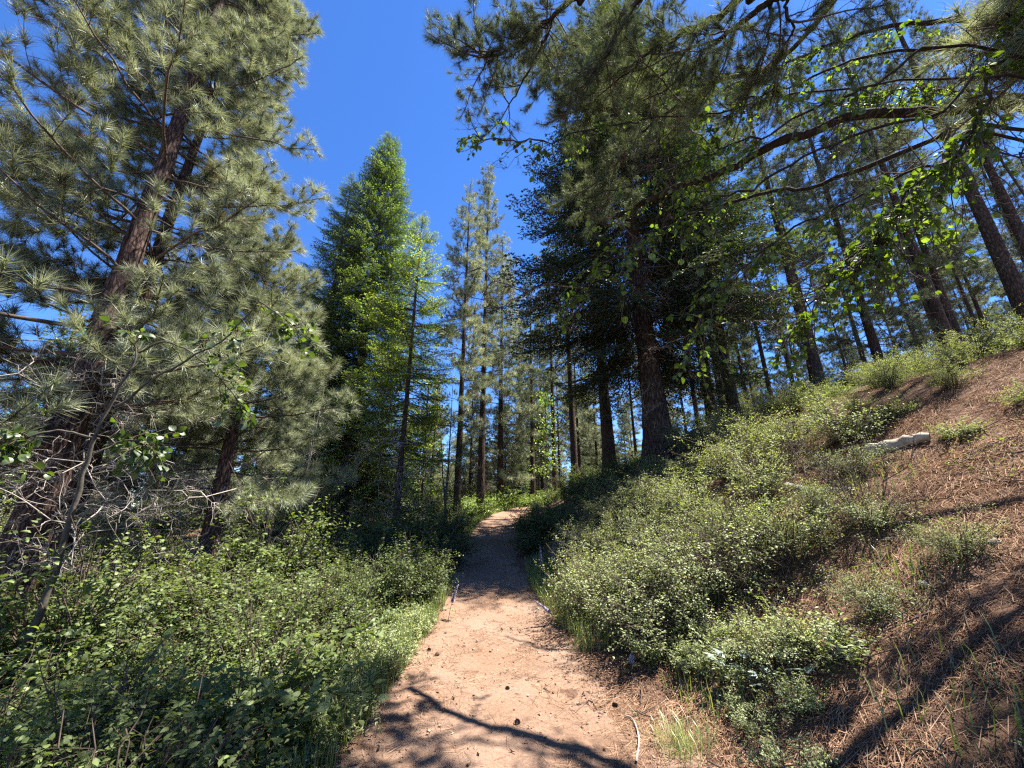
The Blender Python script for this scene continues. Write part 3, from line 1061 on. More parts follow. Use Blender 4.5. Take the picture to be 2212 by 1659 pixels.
SH = {
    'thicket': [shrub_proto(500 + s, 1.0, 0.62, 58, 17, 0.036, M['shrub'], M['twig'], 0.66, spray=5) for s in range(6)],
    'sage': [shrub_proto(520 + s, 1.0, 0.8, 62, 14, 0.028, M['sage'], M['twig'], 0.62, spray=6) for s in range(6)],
    'herb': [shrub_proto(540 + s, 0.5, 0.42, 46, 12, 0.045, M['sage'], M['sapling'], 0.34, spray=4) for s in range(3)],
    'lime': [shrub_proto(560 + s, 1.0, 0.8, 60, 13, 0.06, M['lime'], M['twig'], 0.6, quad=True, spray=5) for s in range(2)],
}
SH['dock'] = [shrub_proto(580 + s, 0.5, 0.32, 20, 5, 0.15, M['shrub'], M['sapling'], 0.34, spray=2) for s in range(2)]
SH['broad'] = [shrub_proto(590 + s, 1.0, 0.55, 34, 9, 0.075, M['shrub'], M['twig'], 0.72, spray=4) for s in range(3)]
rs = np.random.default_rng(77)
SHRUBS = []
LUP = [(1172, 1262), (1196, 1255), (1216, 1250), (1232, 1244), (968, 1342), (1205, 1350), (1230, 1290)]
SHRUBS += [tuple(ground_hit(*q)[:2]) for q in LUP]


def shrub(kind, x, y, h, label, group, wide=1.0):
    pr = SH[kind][int(rs.integers(len(SH[kind])))]
    low = kind in ('herb', 'dock')
    base = 0.5 if low else 1.0
    s = h / base
    root = thing('herb' if low else 'shrub', label, 'plant' if low else 'shrub', (x, y, hz(x, y) - 0.03), group, rs.uniform(0, 6.28))
    root.rotation_euler.x = rs.normal(0, 0.06)
    root.rotation_euler.y = rs.normal(0, 0.06)
    ob('stem', pr[0], root, scale=(s * wide, s * wide, s))
    ob('foliage', pr[1], root, scale=(s * wide, s * wide, s))
    SHRUBS.append((x, y))


MARKS = [(-6.6, 5.6, 'the scaly pine'), (-2.3, 2.0, 'the leafy sapling'), (-5.4, 7.9, 'the leaning pine'), (-6.2, 14.3, 'the tallest fir'), (-3.9, 12.6, 'the bright fir'), (-2.2, 16.1, 'the slim bend pine'),
         (4.8, 12.5, 'the old fir'), (8.4, 14.8, 'the crest trunk'), (11.5, 13.9, 'the reddish pine'), (11.6, 7.8, 'the corner trunk'), (1.7, 3.3, 'the silvery plant'), (6.6, 7.2, 'the pale log'), (17.5, 14.1, 'the crest pair'),
         (4.2, 3.4, 'the pale rock'), (1.3, 8.4, 'the lupine spikes'), (3.1, 19.3, 'the clear trunk'), (-1.6, 19.4, 'the blackened trunk'), (-3.0, 4.6, 'the middle of the thicket'), (-1.4, 6.0, 'the sunny trail edge'), (-1.5, 2.6, 'the shady trail corner'), (2.6, 6.5, 'the sunny clump'), (1.0, 11.5, 'the narrow trail')]


USED = set()


def describe(base, hr, wr, x, y):
    for d in sorted(((x - a) ** 2 + (y - c_) ** 2, a, c_, n_) for a, c_, n_ in MARKS)[:4]:
        t_ = describe_by(base, hr, wr, x, y, d)
        if t_ not in USED:
            break
    USED.add(t_)
    return t_


def describe_by(base, hr, wr, x, y, d):
    r_cam, r_m = math.hypot(x, y), math.hypot(d[1], d[2])
    turn = x * d[2] - y * d[1]
    if abs(r_cam - r_m) > abs(turn) / max(r_m, 1):
        rel = 'in front of' if r_cam < r_m else 'behind'
    else:
        rel = 'right of' if turn > 0 else 'left of'
    size = 'tall' if hr > 0.93 else 'low' if hr < 0.78 else 'middling'
    wide_ = 'broad' if wr > 1.08 else 'narrow' if wr < 0.9 else ''
    return ' '.join(f'{size} {wide_} {base} {rel} {d[3]}'.split())


def patch(kind, n, box, h, label, group, mind=0.6, margin=0.35, wide=1.15, cond=None):
    c = tries = 0
    while c < n and tries < 5000:
        tries += 1
        x, y = rs.uniform(box[0], box[1]), rs.uniform(box[2], box[3])
        if on_path(np.array(x), np.array(y), margin) or (cond and not cond(x, y)):
            continue
        if any((x - a) ** 2 + (y - e) ** 2 < mind ** 2 for a, e in SHRUBS):
            continue
        hh = rs.uniform(*h) * (1.35 if rs.random() < 0.18 and kind == 'thicket' else 1.0)
        ww = rs.uniform(0.75, 1.25) * wide
        shrub(kind, x, y, hh, describe(label, hh / h[1], ww / wide, x, y), group, ww)
        c += 1


GL, GR = 'shrubs of the left thicket', 'shrubs on the right bank'
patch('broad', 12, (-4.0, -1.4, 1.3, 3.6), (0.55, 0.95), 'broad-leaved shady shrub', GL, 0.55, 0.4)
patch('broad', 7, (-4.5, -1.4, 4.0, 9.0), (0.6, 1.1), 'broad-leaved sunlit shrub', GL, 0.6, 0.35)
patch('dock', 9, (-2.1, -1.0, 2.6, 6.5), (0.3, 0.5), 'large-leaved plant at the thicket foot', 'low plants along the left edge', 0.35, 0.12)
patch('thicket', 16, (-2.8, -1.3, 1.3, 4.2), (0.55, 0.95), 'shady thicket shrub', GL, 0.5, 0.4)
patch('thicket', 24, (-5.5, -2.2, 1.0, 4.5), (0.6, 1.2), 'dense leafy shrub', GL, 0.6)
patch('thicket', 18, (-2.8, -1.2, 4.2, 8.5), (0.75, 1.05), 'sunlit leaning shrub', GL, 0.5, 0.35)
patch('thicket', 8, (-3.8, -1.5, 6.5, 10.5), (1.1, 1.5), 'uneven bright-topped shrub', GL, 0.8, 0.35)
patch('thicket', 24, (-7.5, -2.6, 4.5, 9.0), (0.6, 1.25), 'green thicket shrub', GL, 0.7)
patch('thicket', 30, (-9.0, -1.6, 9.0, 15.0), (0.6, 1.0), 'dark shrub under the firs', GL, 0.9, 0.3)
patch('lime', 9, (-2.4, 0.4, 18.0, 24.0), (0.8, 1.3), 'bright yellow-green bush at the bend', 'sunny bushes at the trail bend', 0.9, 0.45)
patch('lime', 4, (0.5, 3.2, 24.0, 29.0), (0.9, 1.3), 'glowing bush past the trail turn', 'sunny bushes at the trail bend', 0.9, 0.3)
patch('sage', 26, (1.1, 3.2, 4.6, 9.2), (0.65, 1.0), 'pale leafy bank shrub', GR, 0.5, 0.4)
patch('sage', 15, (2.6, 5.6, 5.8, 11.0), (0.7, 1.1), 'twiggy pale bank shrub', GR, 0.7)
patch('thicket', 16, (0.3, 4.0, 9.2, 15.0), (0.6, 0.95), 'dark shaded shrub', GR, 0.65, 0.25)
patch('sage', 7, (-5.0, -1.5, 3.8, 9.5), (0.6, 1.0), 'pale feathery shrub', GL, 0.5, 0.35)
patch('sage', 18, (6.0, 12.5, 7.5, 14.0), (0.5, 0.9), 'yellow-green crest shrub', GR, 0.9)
patch('sage', 9, (4.5, 8.5, 5.4, 9.0), (0.45, 0.75), 'loose shrub among dry needles', GR, 0.95)
patch('sage', 9, (2.0, 3.8, 3.4, 5.6), (0.35, 0.65), 'small shrub on the needle slope', GR, 0.7)
patch('thicket', 18, (0.8, 9.0, 15.0, 24.0), (0.6, 1.0), 'slope shrub in deep shade', GR, 1.1, 0.3)
GH = 'low plants on the right bank'
patch('herb', 16, (5.0, 11.0, 4.2, 9.0), (0.2, 0.4), 'low green herb on the upper slope', GH, 0.7)
patch('herb', 10, (1.4, 2.4, 3.2, 5.2), (0.22, 0.42), 'grey-green herb', GH, 0.28, 0.25)
patch('herb', 9, (1.3, 3.4, 1.5, 3.2), (0.15, 0.3), 'feathery herb among dry needles', GH, 0.3, 0.3)
patch('herb', 14, (-1.6, -1.0, 2.6, 7.5), (0.2, 0.4), 'herb at the thicket foot', 'low plants along the left edge', 0.3, 0.05)

# understory behind the thicket and along the far slopes
GU = 'understory bushes in the wood'
patch('thicket', 34, (-16, -2, 14.5, 26), (1.1, 2.0), 'understory bush between trunks', GU, 1.2, 0.5)
patch('sage', 18, (-24, -8, 9, 20), (1.0, 1.8), 'pale understory bush', GU, 1.4)
patch('thicket', 40, (-10, 14, 26, 46), (1.2, 2.2), 'far understory bush', GU, 1.5, 0.6)
patch('sage', 20, (9, 26, 12, 26), (0.8, 1.4), 'bush beyond the crest', GU, 1.5, 0.6)


def over(sx_, sy_, z):
    """a point at height z that stands between the sun and the trail at sx, sy"""
    q = z / SUN_DIR.z
    return np.array([sx_ + SUN_DIR.x * q, sy_ + SUN_DIR.y * q, z])


# ------------------------------------------------------------------ overhanging pine and leafy tree at the right, trunks beyond the frame
def limb_between(root, name, pts, r0, r1, mat, k=8, n=None, label=None, wiggle=1.0):
    P = smooth_path(pts, n or 6 * len(pts))
    t = np.linspace(0, 1, len(P))
    rr = r1 + (r0 - r1) * (1 - t) ** 1.1
    rr = rr * (1 + rng.normal(0, 0.06, len(P)))
    P = P + rng.normal(0, 0.012, P.shape) * (rr[:, None] / 0.05)
    kn = rng.normal(0, 1, (len(P), 3))
    kn = np.cumsum(kn, 0) - np.outer(t, np.cumsum(kn, 0)[-1])
    P = P + kn * 0.022 * np.minimum(1, np.sqrt(np.linalg.norm(P[-1] - P[0]) / 3)) * wiggle
    b = Buf()
    V, F = tube(P, rr, k)
    b.add(V, F)
    o = ob(name, None, root)
    inv = np.array(root.location)
    o.data if False else None
    bpy.data.objects.remove(o)
    b.v = [V - inv]
    o = ob(name, b.mesh(name, [mat], True), root)
    if label:
        o['label'] = label
    return o, P


ox1, oy1 = 4.7, 0.2
o1 = thing('pine_tree', 'overhanging pine whose bare dark limbs reach in from the top right', 'tree', (ox1, oy1, hz(ox1, oy1)))
tb, tf1 = trunk(17, 0.27, 0.03, 24, 0.2, 0.3, 0.05, 71)
ob('trunk', tb.mesh('trunk', [M['bark']], True), o1)
ro = np.random.default_rng(5)


def axis1(z):
    return np.array([ox1, oy1, z])


LIMBS = [
    [(1040, 124, 4.5), (1113, 101, 4.4), (1175, 58, 4.3), (1240, 0, 4.2), (1330, -110, 4.1)],
    [(1100, 225, 4.9), (1147, 140, 4.7), (1169, 87, 4.45), (1190, 45, 4.3)],
    [(1270, 180, 5.2), (1310, 126, 5.0), (1352, 50, 4.8), (1394, -10, 4.6), (1460, -120, 4.4)],
    [(1335, 172, 5.0), (1394, 126, 4.8), (1450, 92, 4.6), (1514, 50, 4.4), (1575, -5, 4.2), (1680, -110, 3.9)],
    [(1415, 205, 5.0), (1491, 146, 4.7), (1547, 98, 4.5), (1593, 59, 4.3), (1640, 30, 4.2), (1710, -20, 4.0), (1800, -110, 3.8)],
    [(1400, 190, 5.4), (1433, 157, 5.1), (1478, 106, 4.8), (1512, 52, 4.45)],
    [(1655, 104, 4.4), (1664, 60, 4.3), (1677, -5, 4.2), (1720, -110, 4.1)],
    [(1694, 95, 4.2), (1698, 50, 4.1), (1705, -5, 4.0), (1740, -110, 3.9)],
    [over(-1.3, 3.8, 6.5), over(-0.95, 3.3, 6.7), over(-0.3, 2.9, 7.0), over(0.7, 2.5, 7.5)],  # limb added so its sprays shade the trail's lower left
    [over(-2.8, 3.2, 8.2), over(-2.2, 2.7, 8.2), over(-1.5, 2.2, 8.4), over(-0.5, 1.6, 8.6)],  # limb added, mostly above the view, to shade the near left thicket
]
ROOTED = {0: 10.6, 2: 11.4, 3: 9.6, 4: 8.8, 6: 10.0, 7: 9.4, 8: 8.2, 9: 9.2}
RAD = [0.045, 0.025, 0.045, 0.05, 0.05, 0.03, 0.032, 0.03, 0.04, 0.04]
for li, L in enumerate(LIMBS):
    pts = [q if isinstance(q, np.ndarray) else at(*q) for q in L]
    if li in ROOTED:
        pts.append(axis1(ROOTED[li]))
    lo, P = limb_between(o1, 'limb', pts[::-1], RAD[li] * (1.15 if li in ROOTED else 0.8), 0.008, M['limb'], wiggle=0.7)
    P = P[::-1]
    vis = 0.62 if li in ROOTED else 1.0
    D = nrm(np.gradient(P, axis=0)) * -1
    npl = {0: 30, 1: 16, 2: 14, 3: 13, 4: 20, 5: 14, 6: 5, 7: 4, 8: 18, 9: 28}[li]
    for q in range(npl):
        f = ro.uniform(0, vis) ** 1.3
        a = int(f * (len(P) - 1))
        d = nrm(D[a] * ro.uniform(0.3, 1.0) + ro.normal(0, 0.62, 3) + np.array([0, 0, -0.1]))
        if q == 0:
            a, d = 0, D[0]
        pr = PBD[int(ro.integers(3))]
        sc = ro.uniform(0.3, 0.6) if li < 2 else ro.uniform(0.4, 0.85)
        loc = P[a] - np.array(o1.location)
        put_branch(lo, pr, rot_to(math.atan2(d[1], d[0]), math.asin(d[2]), ro.uniform(-1.2, 1.2), sc, loc), 'spray')
# low boughs, mostly out of view, added to shade the lower right bank
for i in range(26):
    a_, zz = ro.uniform(0.5, 1.75), ro.uniform(2.2, 6.5)
    pr = PB[int(ro.integers(2, 5))]
    put_branch(o1, pr, rot_to(a_, ro.uniform(-0.05, 0.3), ro.normal(0, 0.4), ro.uniform(1.0, 1.3), (0, 0, zz)))
# the rest of its crown, above and behind
az = 1.0
for i in range(46):
    zz = 7.0 + i * 0.21
    az += 2.4 + ro.normal(0, 0.3)
    L = 4.2 - 2.8 * (i / 46)
    tip_ = np.array([ox1 + math.cos(az) * L, oy1 + math.sin(az) * L, zz + hz(ox1, oy1) + 0.3])
    fw_ = tip_[1] * math.cos(PITCH) + (tip_[2] - CAM_Z) * math.sin(PITCH)
    up_ = (tip_[2] - CAM_Z) * math.cos(PITCH) - tip_[1] * math.sin(PITCH)
    if fw_ > 0 and up_ / fw_ < 1.35 and tip_[0] / fw_ < 0.6:
        continue
    pr = closest(PB, min(L, 3.4), ro)
    put_branch(o1, pr, rot_to(az, 0.05 + 0.4 * i / 46, ro.normal(0, 0.4), min(L, 3.6) / pr[2], (0, 0, zz)))

# leaf shape for single leaves
def leaf_mesh(name, mat, seed, aspect=0.8):
    rg = np.random.default_rng(seed)
    b = Buf()
    n = 5
    t = np.array([0, 0.12, 0.38, 0.68, 0.9, 1.0])
    w = np.array([0.02, 0.34, 0.5, 0.38, 0.15, 0.0]) * aspect
    z = 0.10 * np.sin(t * 2.2) - 0.16 * t * t
    c = np.stack([t, 0 * t, z], 1)
    l = np.stack([t, w, z + 0.22 * w + rg.normal(0, 0.012, 6)], 1)
    r = np.stack([t, -w, z + 0.22 * w + rg.normal(0, 0.012, 6)], 1)
    V = np.concatenate([c, l, r])
    V[:, 0] += 0.35
    F = []
    for i in range(5):
        F += [[i, i + 1, 7 + i, 6 + i], [i + 1, i, 12 + i, 13 + i]]
    b.add(V, np.array(F), 0, rg.uniform(0.3, 0.7))
    V, F = tube(np.array([[0, 0, 0], [0.18, 0.01, 0.02], [0.36, 0, 0]]), 0.012, 3)
    b.add(V, F, 0, 0.8)
    return b


LEAF = [leaf_mesh('leaf', M['aspen'], 900 + s, a) for s, a in enumerate((0.8, 0.9, 0.7, 1.0))]
M['poplar'] = foliage_mat('round_leaves', [(0, (0.03, 0.05, 0.018)), (0.5, (0.065, 0.10, 0.032)), (1, (0.13, 0.18, 0.055))], 0.35, 0.04, 0.45, (1.2, 1.3, 0.4), 0.6)
LEAF_POP = [l.mesh('leaf', [M['poplar']]) for l in LEAF]
LEAF_ME = [l.mesh('leaf', [M['aspen']]) for l in LEAF]


def leafy(root, limbs, r0s, seed, twigs, ln, nleaf, size, droop, max_parts=300, wood=None, sd_bias=(-0.3, 0, -0.5), skip_root=0.0, bare=False, shapes=None):
    """limbs with twigs and single leaves; the largest in view are objects, the rest one part"""
    rg = np.random.default_rng(seed)
    base = np.array(root.location)
    fw = np.array([0, math.cos(PITCH), math.sin(PITCH)])
    all_leaves = []
    for li, pts in enumerate(limbs):
        lo, P = limb_between(root, 'limb', pts, r0s[li], 0.04 if r0s[li] > 0.06 else 0.018 if li == 11 else 0.006, wood or M['limb'], k=7, wiggle=0.35 if wood else 1.0)
        tb_ = Buf()
        D = nrm(np.gradient(P, axis=0))
        for q in range(int(twigs[li] / 6) if bare else 0):
            a = int(rg.uniform(skip_root, 1) * (len(P) - 1))
            d = nrm(D[a] * 0.7 + rg.normal(0, 0.5, 3))
            ob('bare_twig', DTW[q % 4], lo, mw=rot_to(math.atan2(d[1], d[0]), math.asin(d[2]), rg.uniform(0, 6), rg.uniform(0.25, 0.6), P[a] - base))
        for q in range(twigs[li]):
            f = skip_root + (1 - skip_root) * rg.uniform(0, 1) ** 0.8
            a = int(f * (len(P) - 1))
            d = nrm(D[a] * rg.uniform(0.1, 0.9) + rg.normal(0, 0.5, 3) + np.array(sd_bias))
            l_ = ln * rg.uniform(0.4, 1.15)
            tt = np.linspace(0, 1, 7)
            w = np.cumsum(rg.normal(0, 0.035, (7, 3)), 0) * l_
            C = P[a] + np.outer(tt * l_, d) + (w - w[0]) + np.outer(tt ** 2, [0, 0, -droop * l_])
            V, F = tube(C - base, 0.0045 * (1 - 0.7 * tt) + 0.001, 4)
            tb_.add(V, F)
            Dc = nrm(np.gradient(C, axis=0))
            for k in range(nleaf):
                u = rg.uniform(0.15, 1.0) * 6
                ia = min(int(u), 5)
                p0 = C[ia] + (C[ia + 1] - C[ia]) * (u - ia)
                dd = nrm(Dc[ia] * 0.5 + rg.normal(0, 0.7, 3) + np.array([0, 0, -0.45]))
                s = size * rg.uniform(0.6, 1.15)
                all_leaves.append((p0, dd, rg.uniform(-1.1, 1.1), s, int(rg.integers(len(LEAF))), lo))
        tw = ob('twig', tb_.mesh('twig', [M['twig']], True), lo)
        tw['kind'] = 'stuff'

    def seen(e):
        q = e[0] - np.array([0, 0, CAM_Z])
        dp = q @ fw
        if dp < 0.3:
            return 0
        x = q[0] / dp
        y = (q[2] * math.cos(PITCH) - q[1] * math.sin(PITCH)) / dp
        return e[3] / dp if abs(x) < 1.35 and abs(y) < 1.02 else 0
    all_leaves.sort(key=seen, reverse=True)
    for e in all_leaves[:max_parts]:
        p0, dd, roll, s, m, lo = e
        ob('leaf', (shapes or LEAF_ME)[m], lo, mw=rot_to(math.atan2(dd[1], dd[0]), math.asin(max(-1, min(1, dd[2]))), roll, s, p0 - base))
    rest = all_leaves[max_parts:]
    if rest:
        b = Buf()
        for p0, dd, roll, s, m, lo in rest:
            b.merge(LEAF[m], np.array(rot_to(math.atan2(dd[1], dd[0]), math.asin(max(-1, min(1, dd[2]))), roll, s, p0 - base)), tmul=rg.uniform(-0.3, 0.3))
        o = ob('foliage', b.mesh('foliage', [M['aspen']]), root)
        o['kind'] = 'stuff'


ox2, oy2 = 7.6, 3.1
o2 = thing('leafy_tree', 'broad-leaved tree whose leafy boughs hang in from the right side', 'tree', (ox2, oy2, hz(ox2, oy2)))
tb, _ = trunk(9, 0.13, 0.02, 14, 0.2, 0.3, 0.04, 72, 0.05)
ob('trunk', tb.mesh('trunk', [M['sapling']], True), o2)


def axis2(z):
    return np.array([ox2, oy2, z])


L2 = [
    [axis2(6.4), at(2212, 56, 4.4), at(2013, 48, 4.8), at(1817, 73, 5.3), at(1705, 120, 5.7), at(1593, 153, 6.1), at(1477, 157, 6.4), at(1340, 175, 6.7)],
    [axis2(5.8), over(3.4, 2.6, 6.2), over(2.0, 2.75, 6.15), over(0.9, 3.14, 6.1), over(0.3, 3.5, 6.05), over(-0.35, 3.75, 6.0), over(-0.95, 4.3, 5.95)],
    [axis2(6.2), at(1980, 110, 4.6), at(1761, 162, 4.6), at(1677, 182, 4.6), at(1593, 216, 4.6)],
    [axis2(4.4), at(2212, 120, 3.4), at(1960, 250, 3.3), at(1700, 330, 3.3), at(1560, 420, 3.3), at(1440, 480, 3.4), at(1340, 560, 3.4), at(1250, 640, 3.5)],
    [axis2(4.9), at(2100, 100, 3.6), at(1900, 190, 3.5), at(1750, 250, 3.5), at(1600, 290, 3.6), at(1500, 330, 3.6), at(1400, 380, 3.6), at(1260, 430, 3.7)],
    [axis2(4.3), at(2212, 260, 3.2), at(2100, 330, 3.2), at(2000, 420, 3.2), at(1900, 500, 3.2), at(1800, 600, 3.3), at(1720, 700, 3.3)],
    [axis2(4.6), at(2230, 160, 3.0), at(2130, 250, 3.0), at(2050, 330, 3.0), at(1950, 450, 3.1), at(1850, 600, 3.2)],
    [axis2(6.6), at(1800, 200, 4.8), at(1500, 260, 4.6), at(1350, 260, 4.5), at(1200, 290, 4.4), at(1090, 312, 4.3), at(1020, 290, 4.3)],
    [axis2(4.2), at(2150, 280, 3.4), at(2000, 380, 3.3), at(1800, 470, 3.3), at(1650, 560, 3.4), at(1560, 650, 3.4), at(1480, 740, 3.5)],
    [axis2(5.2), (6.2, 2.8, 5.9), (5.2, 2.5, 6.0), (4.3, 2.2, 5.7)],  # leafy limb added to throw shade on the lower right slope
    [axis2(6.0), (6.5, 3.6, 6.8), (5.4, 3.7, 7.0), (4.4, 3.9, 6.9)],  # another limb added for shade on that slope
    [axis2(6.9), over(2.6, 4.55, 7.1), over(1.6, 4.75, 7.1), over(0.86, 5.1, 7.0), over(0.35, 5.35, 7.0), over(-0.1, 5.75, 6.9)],
]
leafy(o2, L2, [0.04, 0.066, 0.02, 0.014, 0.014, 0.016, 0.014, 0.013, 0.013, 0.03, 0.03, 0.04], 81, [60, 9, 24, 34, 34, 54, 54, 26, 30, 60, 50, 8], 0.5, 12, 0.056, 0.35, 300, skip_root=0.3, bare=True)

# small leafy sapling by the left edge
sx = at(70, 1400, 3.53)
c1 = thing('leafy_sapling', 'thin grey leaning sapling with round leaves in front of the scaly pine', 'tree', (sx[0], sx[1], hz(sx[0], sx[1])))
stem = [np.array([sx[0] - 0.06, sx[1], hz(sx[0], sx[1]) - 0.1]), sx, at(146, 1200, 3.75), at(215, 960, 3.97), at(285, 800, 4.12), at(300, 730, 4.20)]
leafy(c1, [stem,
           [at(250, 880, 4.05), at(330, 815, 4.12), at(430, 762, 4.20), at(500, 715, 4.28), at(560, 650, 4.35)],
           [at(215, 950, 3.97), at(130, 930, 3.90), at(50, 950, 3.75), at(-20, 960, 3.68)],
           [at(205, 980, 3.97), at(270, 950, 4.12), at(320, 960, 4.20)],
           [at(300, 760, 4.20), at(360, 740, 4.28), at(420, 770, 4.35), at(500, 850, 4.50), at(545, 900, 4.57)],
           [at(560, 650, 4.35), at(600, 680, 4.43), at(640, 705, 4.50)]],
      [0.04, 0.014, 0.012, 0.012, 0.011, 0.009], 82, [3, 6, 18, 15, 10, 8], 0.33, 10, 0.082, 0.3, 300, M['sapling'], (0, 0, -0.15), 0.55, shapes=LEAF_POP)

# bare pale poles and dead stems left of the trail
def dead_pole(px, R, h, label, lean=0.0, r=0.03, mat='pale', nb=10):
    x, y = polar(px, R)
    root = thing('dead_sapling', label, 'dead tree', (x, y, hz(x, y)))
    tb, tf = trunk(h, r, 0.006, 7, 0.4, 0.1, 0.03, int(px), 0.03)
    ob('trunk', tb.mesh('trunk', [M[mat]], True), root)
    for i in range(nb):
        zz = rng.uniform(0.25, 0.95) * h
        a, c_, _ = tf(zz)
        ob('dead_branch', random.choice(DB), root, mw=rot_to(rng.uniform(0, 6.3), rng.uniform(-0.2, 0.5), 0, rng.uniform(0.15, 0.4), (a, c_, zz)))
    root.rotation_euler = (0, lean, 0)


dead_pole(299, 12.0, 5.0, 'pale bare pole, left one of the pair beside the dark fir trunks', 0.03)
dead_pole(303, 12.4, 5.6, 'pale bare pole, right one of the pair beside the dark fir trunks', -0.01)
dead_pole(418, 17.5, 7.0, 'thin whitish bare stem between the bright fir and the slim pine', 0.01, 0.035)
dead_pole(430, 19.0, 6.0, 'thin grey bare stem just right of the whitish one', 0.01, 0.03, 'dead')
dead_pole(444, 13.3, 5.5, 'grey upright dead stem leaning beside the slim pine trunk', 0.02, 0.05, 'sapling', 5)
dead_pole(451, 13.8, 4.5, 'dark crooked dead stem against the slim pine trunk', -0.12, 0.04, 'twig', 4)
dead_pole(254, 10.5, 2.6, 'short thin dead stem in the thicket below the pale tufts', 0.05, 0.015, 'twig', 6)
dead_pole(352, 15.0, 4.2, 'reddish dead stem with tangled twigs at the base of the tallest fir', 0.0, 0.04, 'dead', 16)

# ------------------------------------------------------------------ ground cover
def scatter(n, box, cond):
    x = rng.uniform(box[0], box[1], n)
    y = rng.uniform(box[2], box[3], n)
    k = cond(x, y)
    return x[k], y[k]


# dry needles on the bank and along the trail edges
b = Buf()
for n, box, cond in (
        (130000, (0.7, 6.5, 1.0, 7.5), lambda x, y: x - cx(y) > hw(y) * rng.uniform(0.35, 1.25, len(x))),
        (80000, (4.5, 12, 3.5, 10), lambda x, y: x - cx(y) > hw(y) + 0.4),
        (9000, (-1.5, 1.4, 1.5, 8), lambda x, y: np.abs(x - cx(y)) < hw(y) * 1.2),
        (15000, (0.1, 1.7, 1.5, 6.5), lambda x, y: x - cx(y) > hw(y) * rng.uniform(0.2, 1.2, len(x))),
        (2500, (-1.6, -0.5, 1.5, 7), lambda x, y: cx(y) - x > hw(y) * rng.uniform(0.5, 1.2, len(x)))):
    x, y = scatter(n, box, cond)
    cl_ = np.sin(x * 5.1 + np.sin(y * 3.3) * 1.4) * np.sin(y * 4.3 + np.sin(x * 2.7) * 1.6)
    kp = rng.uniform(0, 1, len(x)) < np.clip(0.6 + 0.9 * cl_, 0.12, 1)
    x, y = x[kp], y[kp]
    m = len(x)
    a = rng.uniform(0, 2 * PI, m)
    ln = rng.uniform(0.07, 0.19, m)
    x2, y2 = x + np.cos(a) * ln, y + np.sin(a) * ln
    pth = on_path(x, y, 0.02)
    z = height(x, y) + np.where(pth, 0.016, rng.uniform(0.004, 0.035, m))
    z2 = height(x2, y2) + np.where(on_path(x2, y2, 0.02), 0.017, rng.uniform(0.004, 0.035, m))
    wd = np.where(pth, 0.0015, 0.0018)
    sx_, sy_ = -np.sin(a) * wd, np.cos(a) * wd
    V = np.stack([np.stack([x - sx_, y - sy_, z], 1), np.stack([x + sx_, y + sy_, z + 0.002], 1), np.stack([x2 + sx_ * 0.6, y2 + sy_ * 0.6, z2], 1), np.stack([x2 - sx_ * 0.6, y2 - sy_ * 0.6, z2 + 0.001], 1)], 1)
    b.add(V, np.arange(4 * m).reshape(-1, 4), 0, np.repeat(rng.uniform(0, 1, m) ** 1.5, 4))
o = ob('needle_litter', b.mesh('needle_litter', [M['litter']]))
o['kind'] = 'stuff'
o['label'] = 'dry tan pine needles strewn over the right bank and trail edges'

b = Buf()
x, y = scatter(1500, (0.9, 11, 1.2, 9), lambda x, y: x - cx(y) > hw(y) * 0.9)
for xi, yi in zip(x, y):
    a, ln = rng.uniform(0, 6.3), rng.uniform(0.08, 0.45)
    tt = np.linspace(-0.5, 0.5, 4)
    px_, py_ = xi + np.cos(a) * tt * ln + rng.normal(0, 0.012, 4), yi + np.sin(a) * tt * ln + rng.normal(0, 0.012, 4)
    V, F = tube(np.stack([px_, py_, height(px_, py_) + rng.uniform(0.01, 0.05, 4)], 1), rng.uniform(0.002, 0.006), 4)
    b.add(V, F)
o = ob('debris', b.mesh('debris', [M['twig']], True))
o['kind'] = 'stuff'
o['label'] = 'small dark fallen twigs lying in the needle litter'

# chips, small stones and bits on the trail
b = Buf()
x, y = scatter(3600, (-1.4, 1.3, 1.5, 12), lambda x, y: on_path(x, y, 0.0))
for xi, yi in zip(x, y):
    r = abs(rng.normal(0, 0.006)) + 0.003 + (rng.uniform(0.004, 0.014) if rng.random() < 0.012 else 0)
    c3 = rng.normal(0, 1, (4, 3)) * r
    c3[:, 2] = np.abs(c3[:, 2]) * 0.7
    b.add(c3 + np.array([xi, yi, hz(xi, yi) + 0.013]), [[0, 1, 2], [0, 2, 3], [0, 3, 1], [1, 3, 2]], 0, rng.random())
o = ob('gravel', b.mesh('gravel', [plain_mat('trail_bits', [(0, (0.09, 0.05, 0.03)), (0.6, (0.34, 0.21, 0.13)), (1, (0.52, 0.40, 0.30))], use_tint=True)]))
o['kind'] = 'stuff'
o['label'] = 'small stones and bark crumbs on the reddish trail'


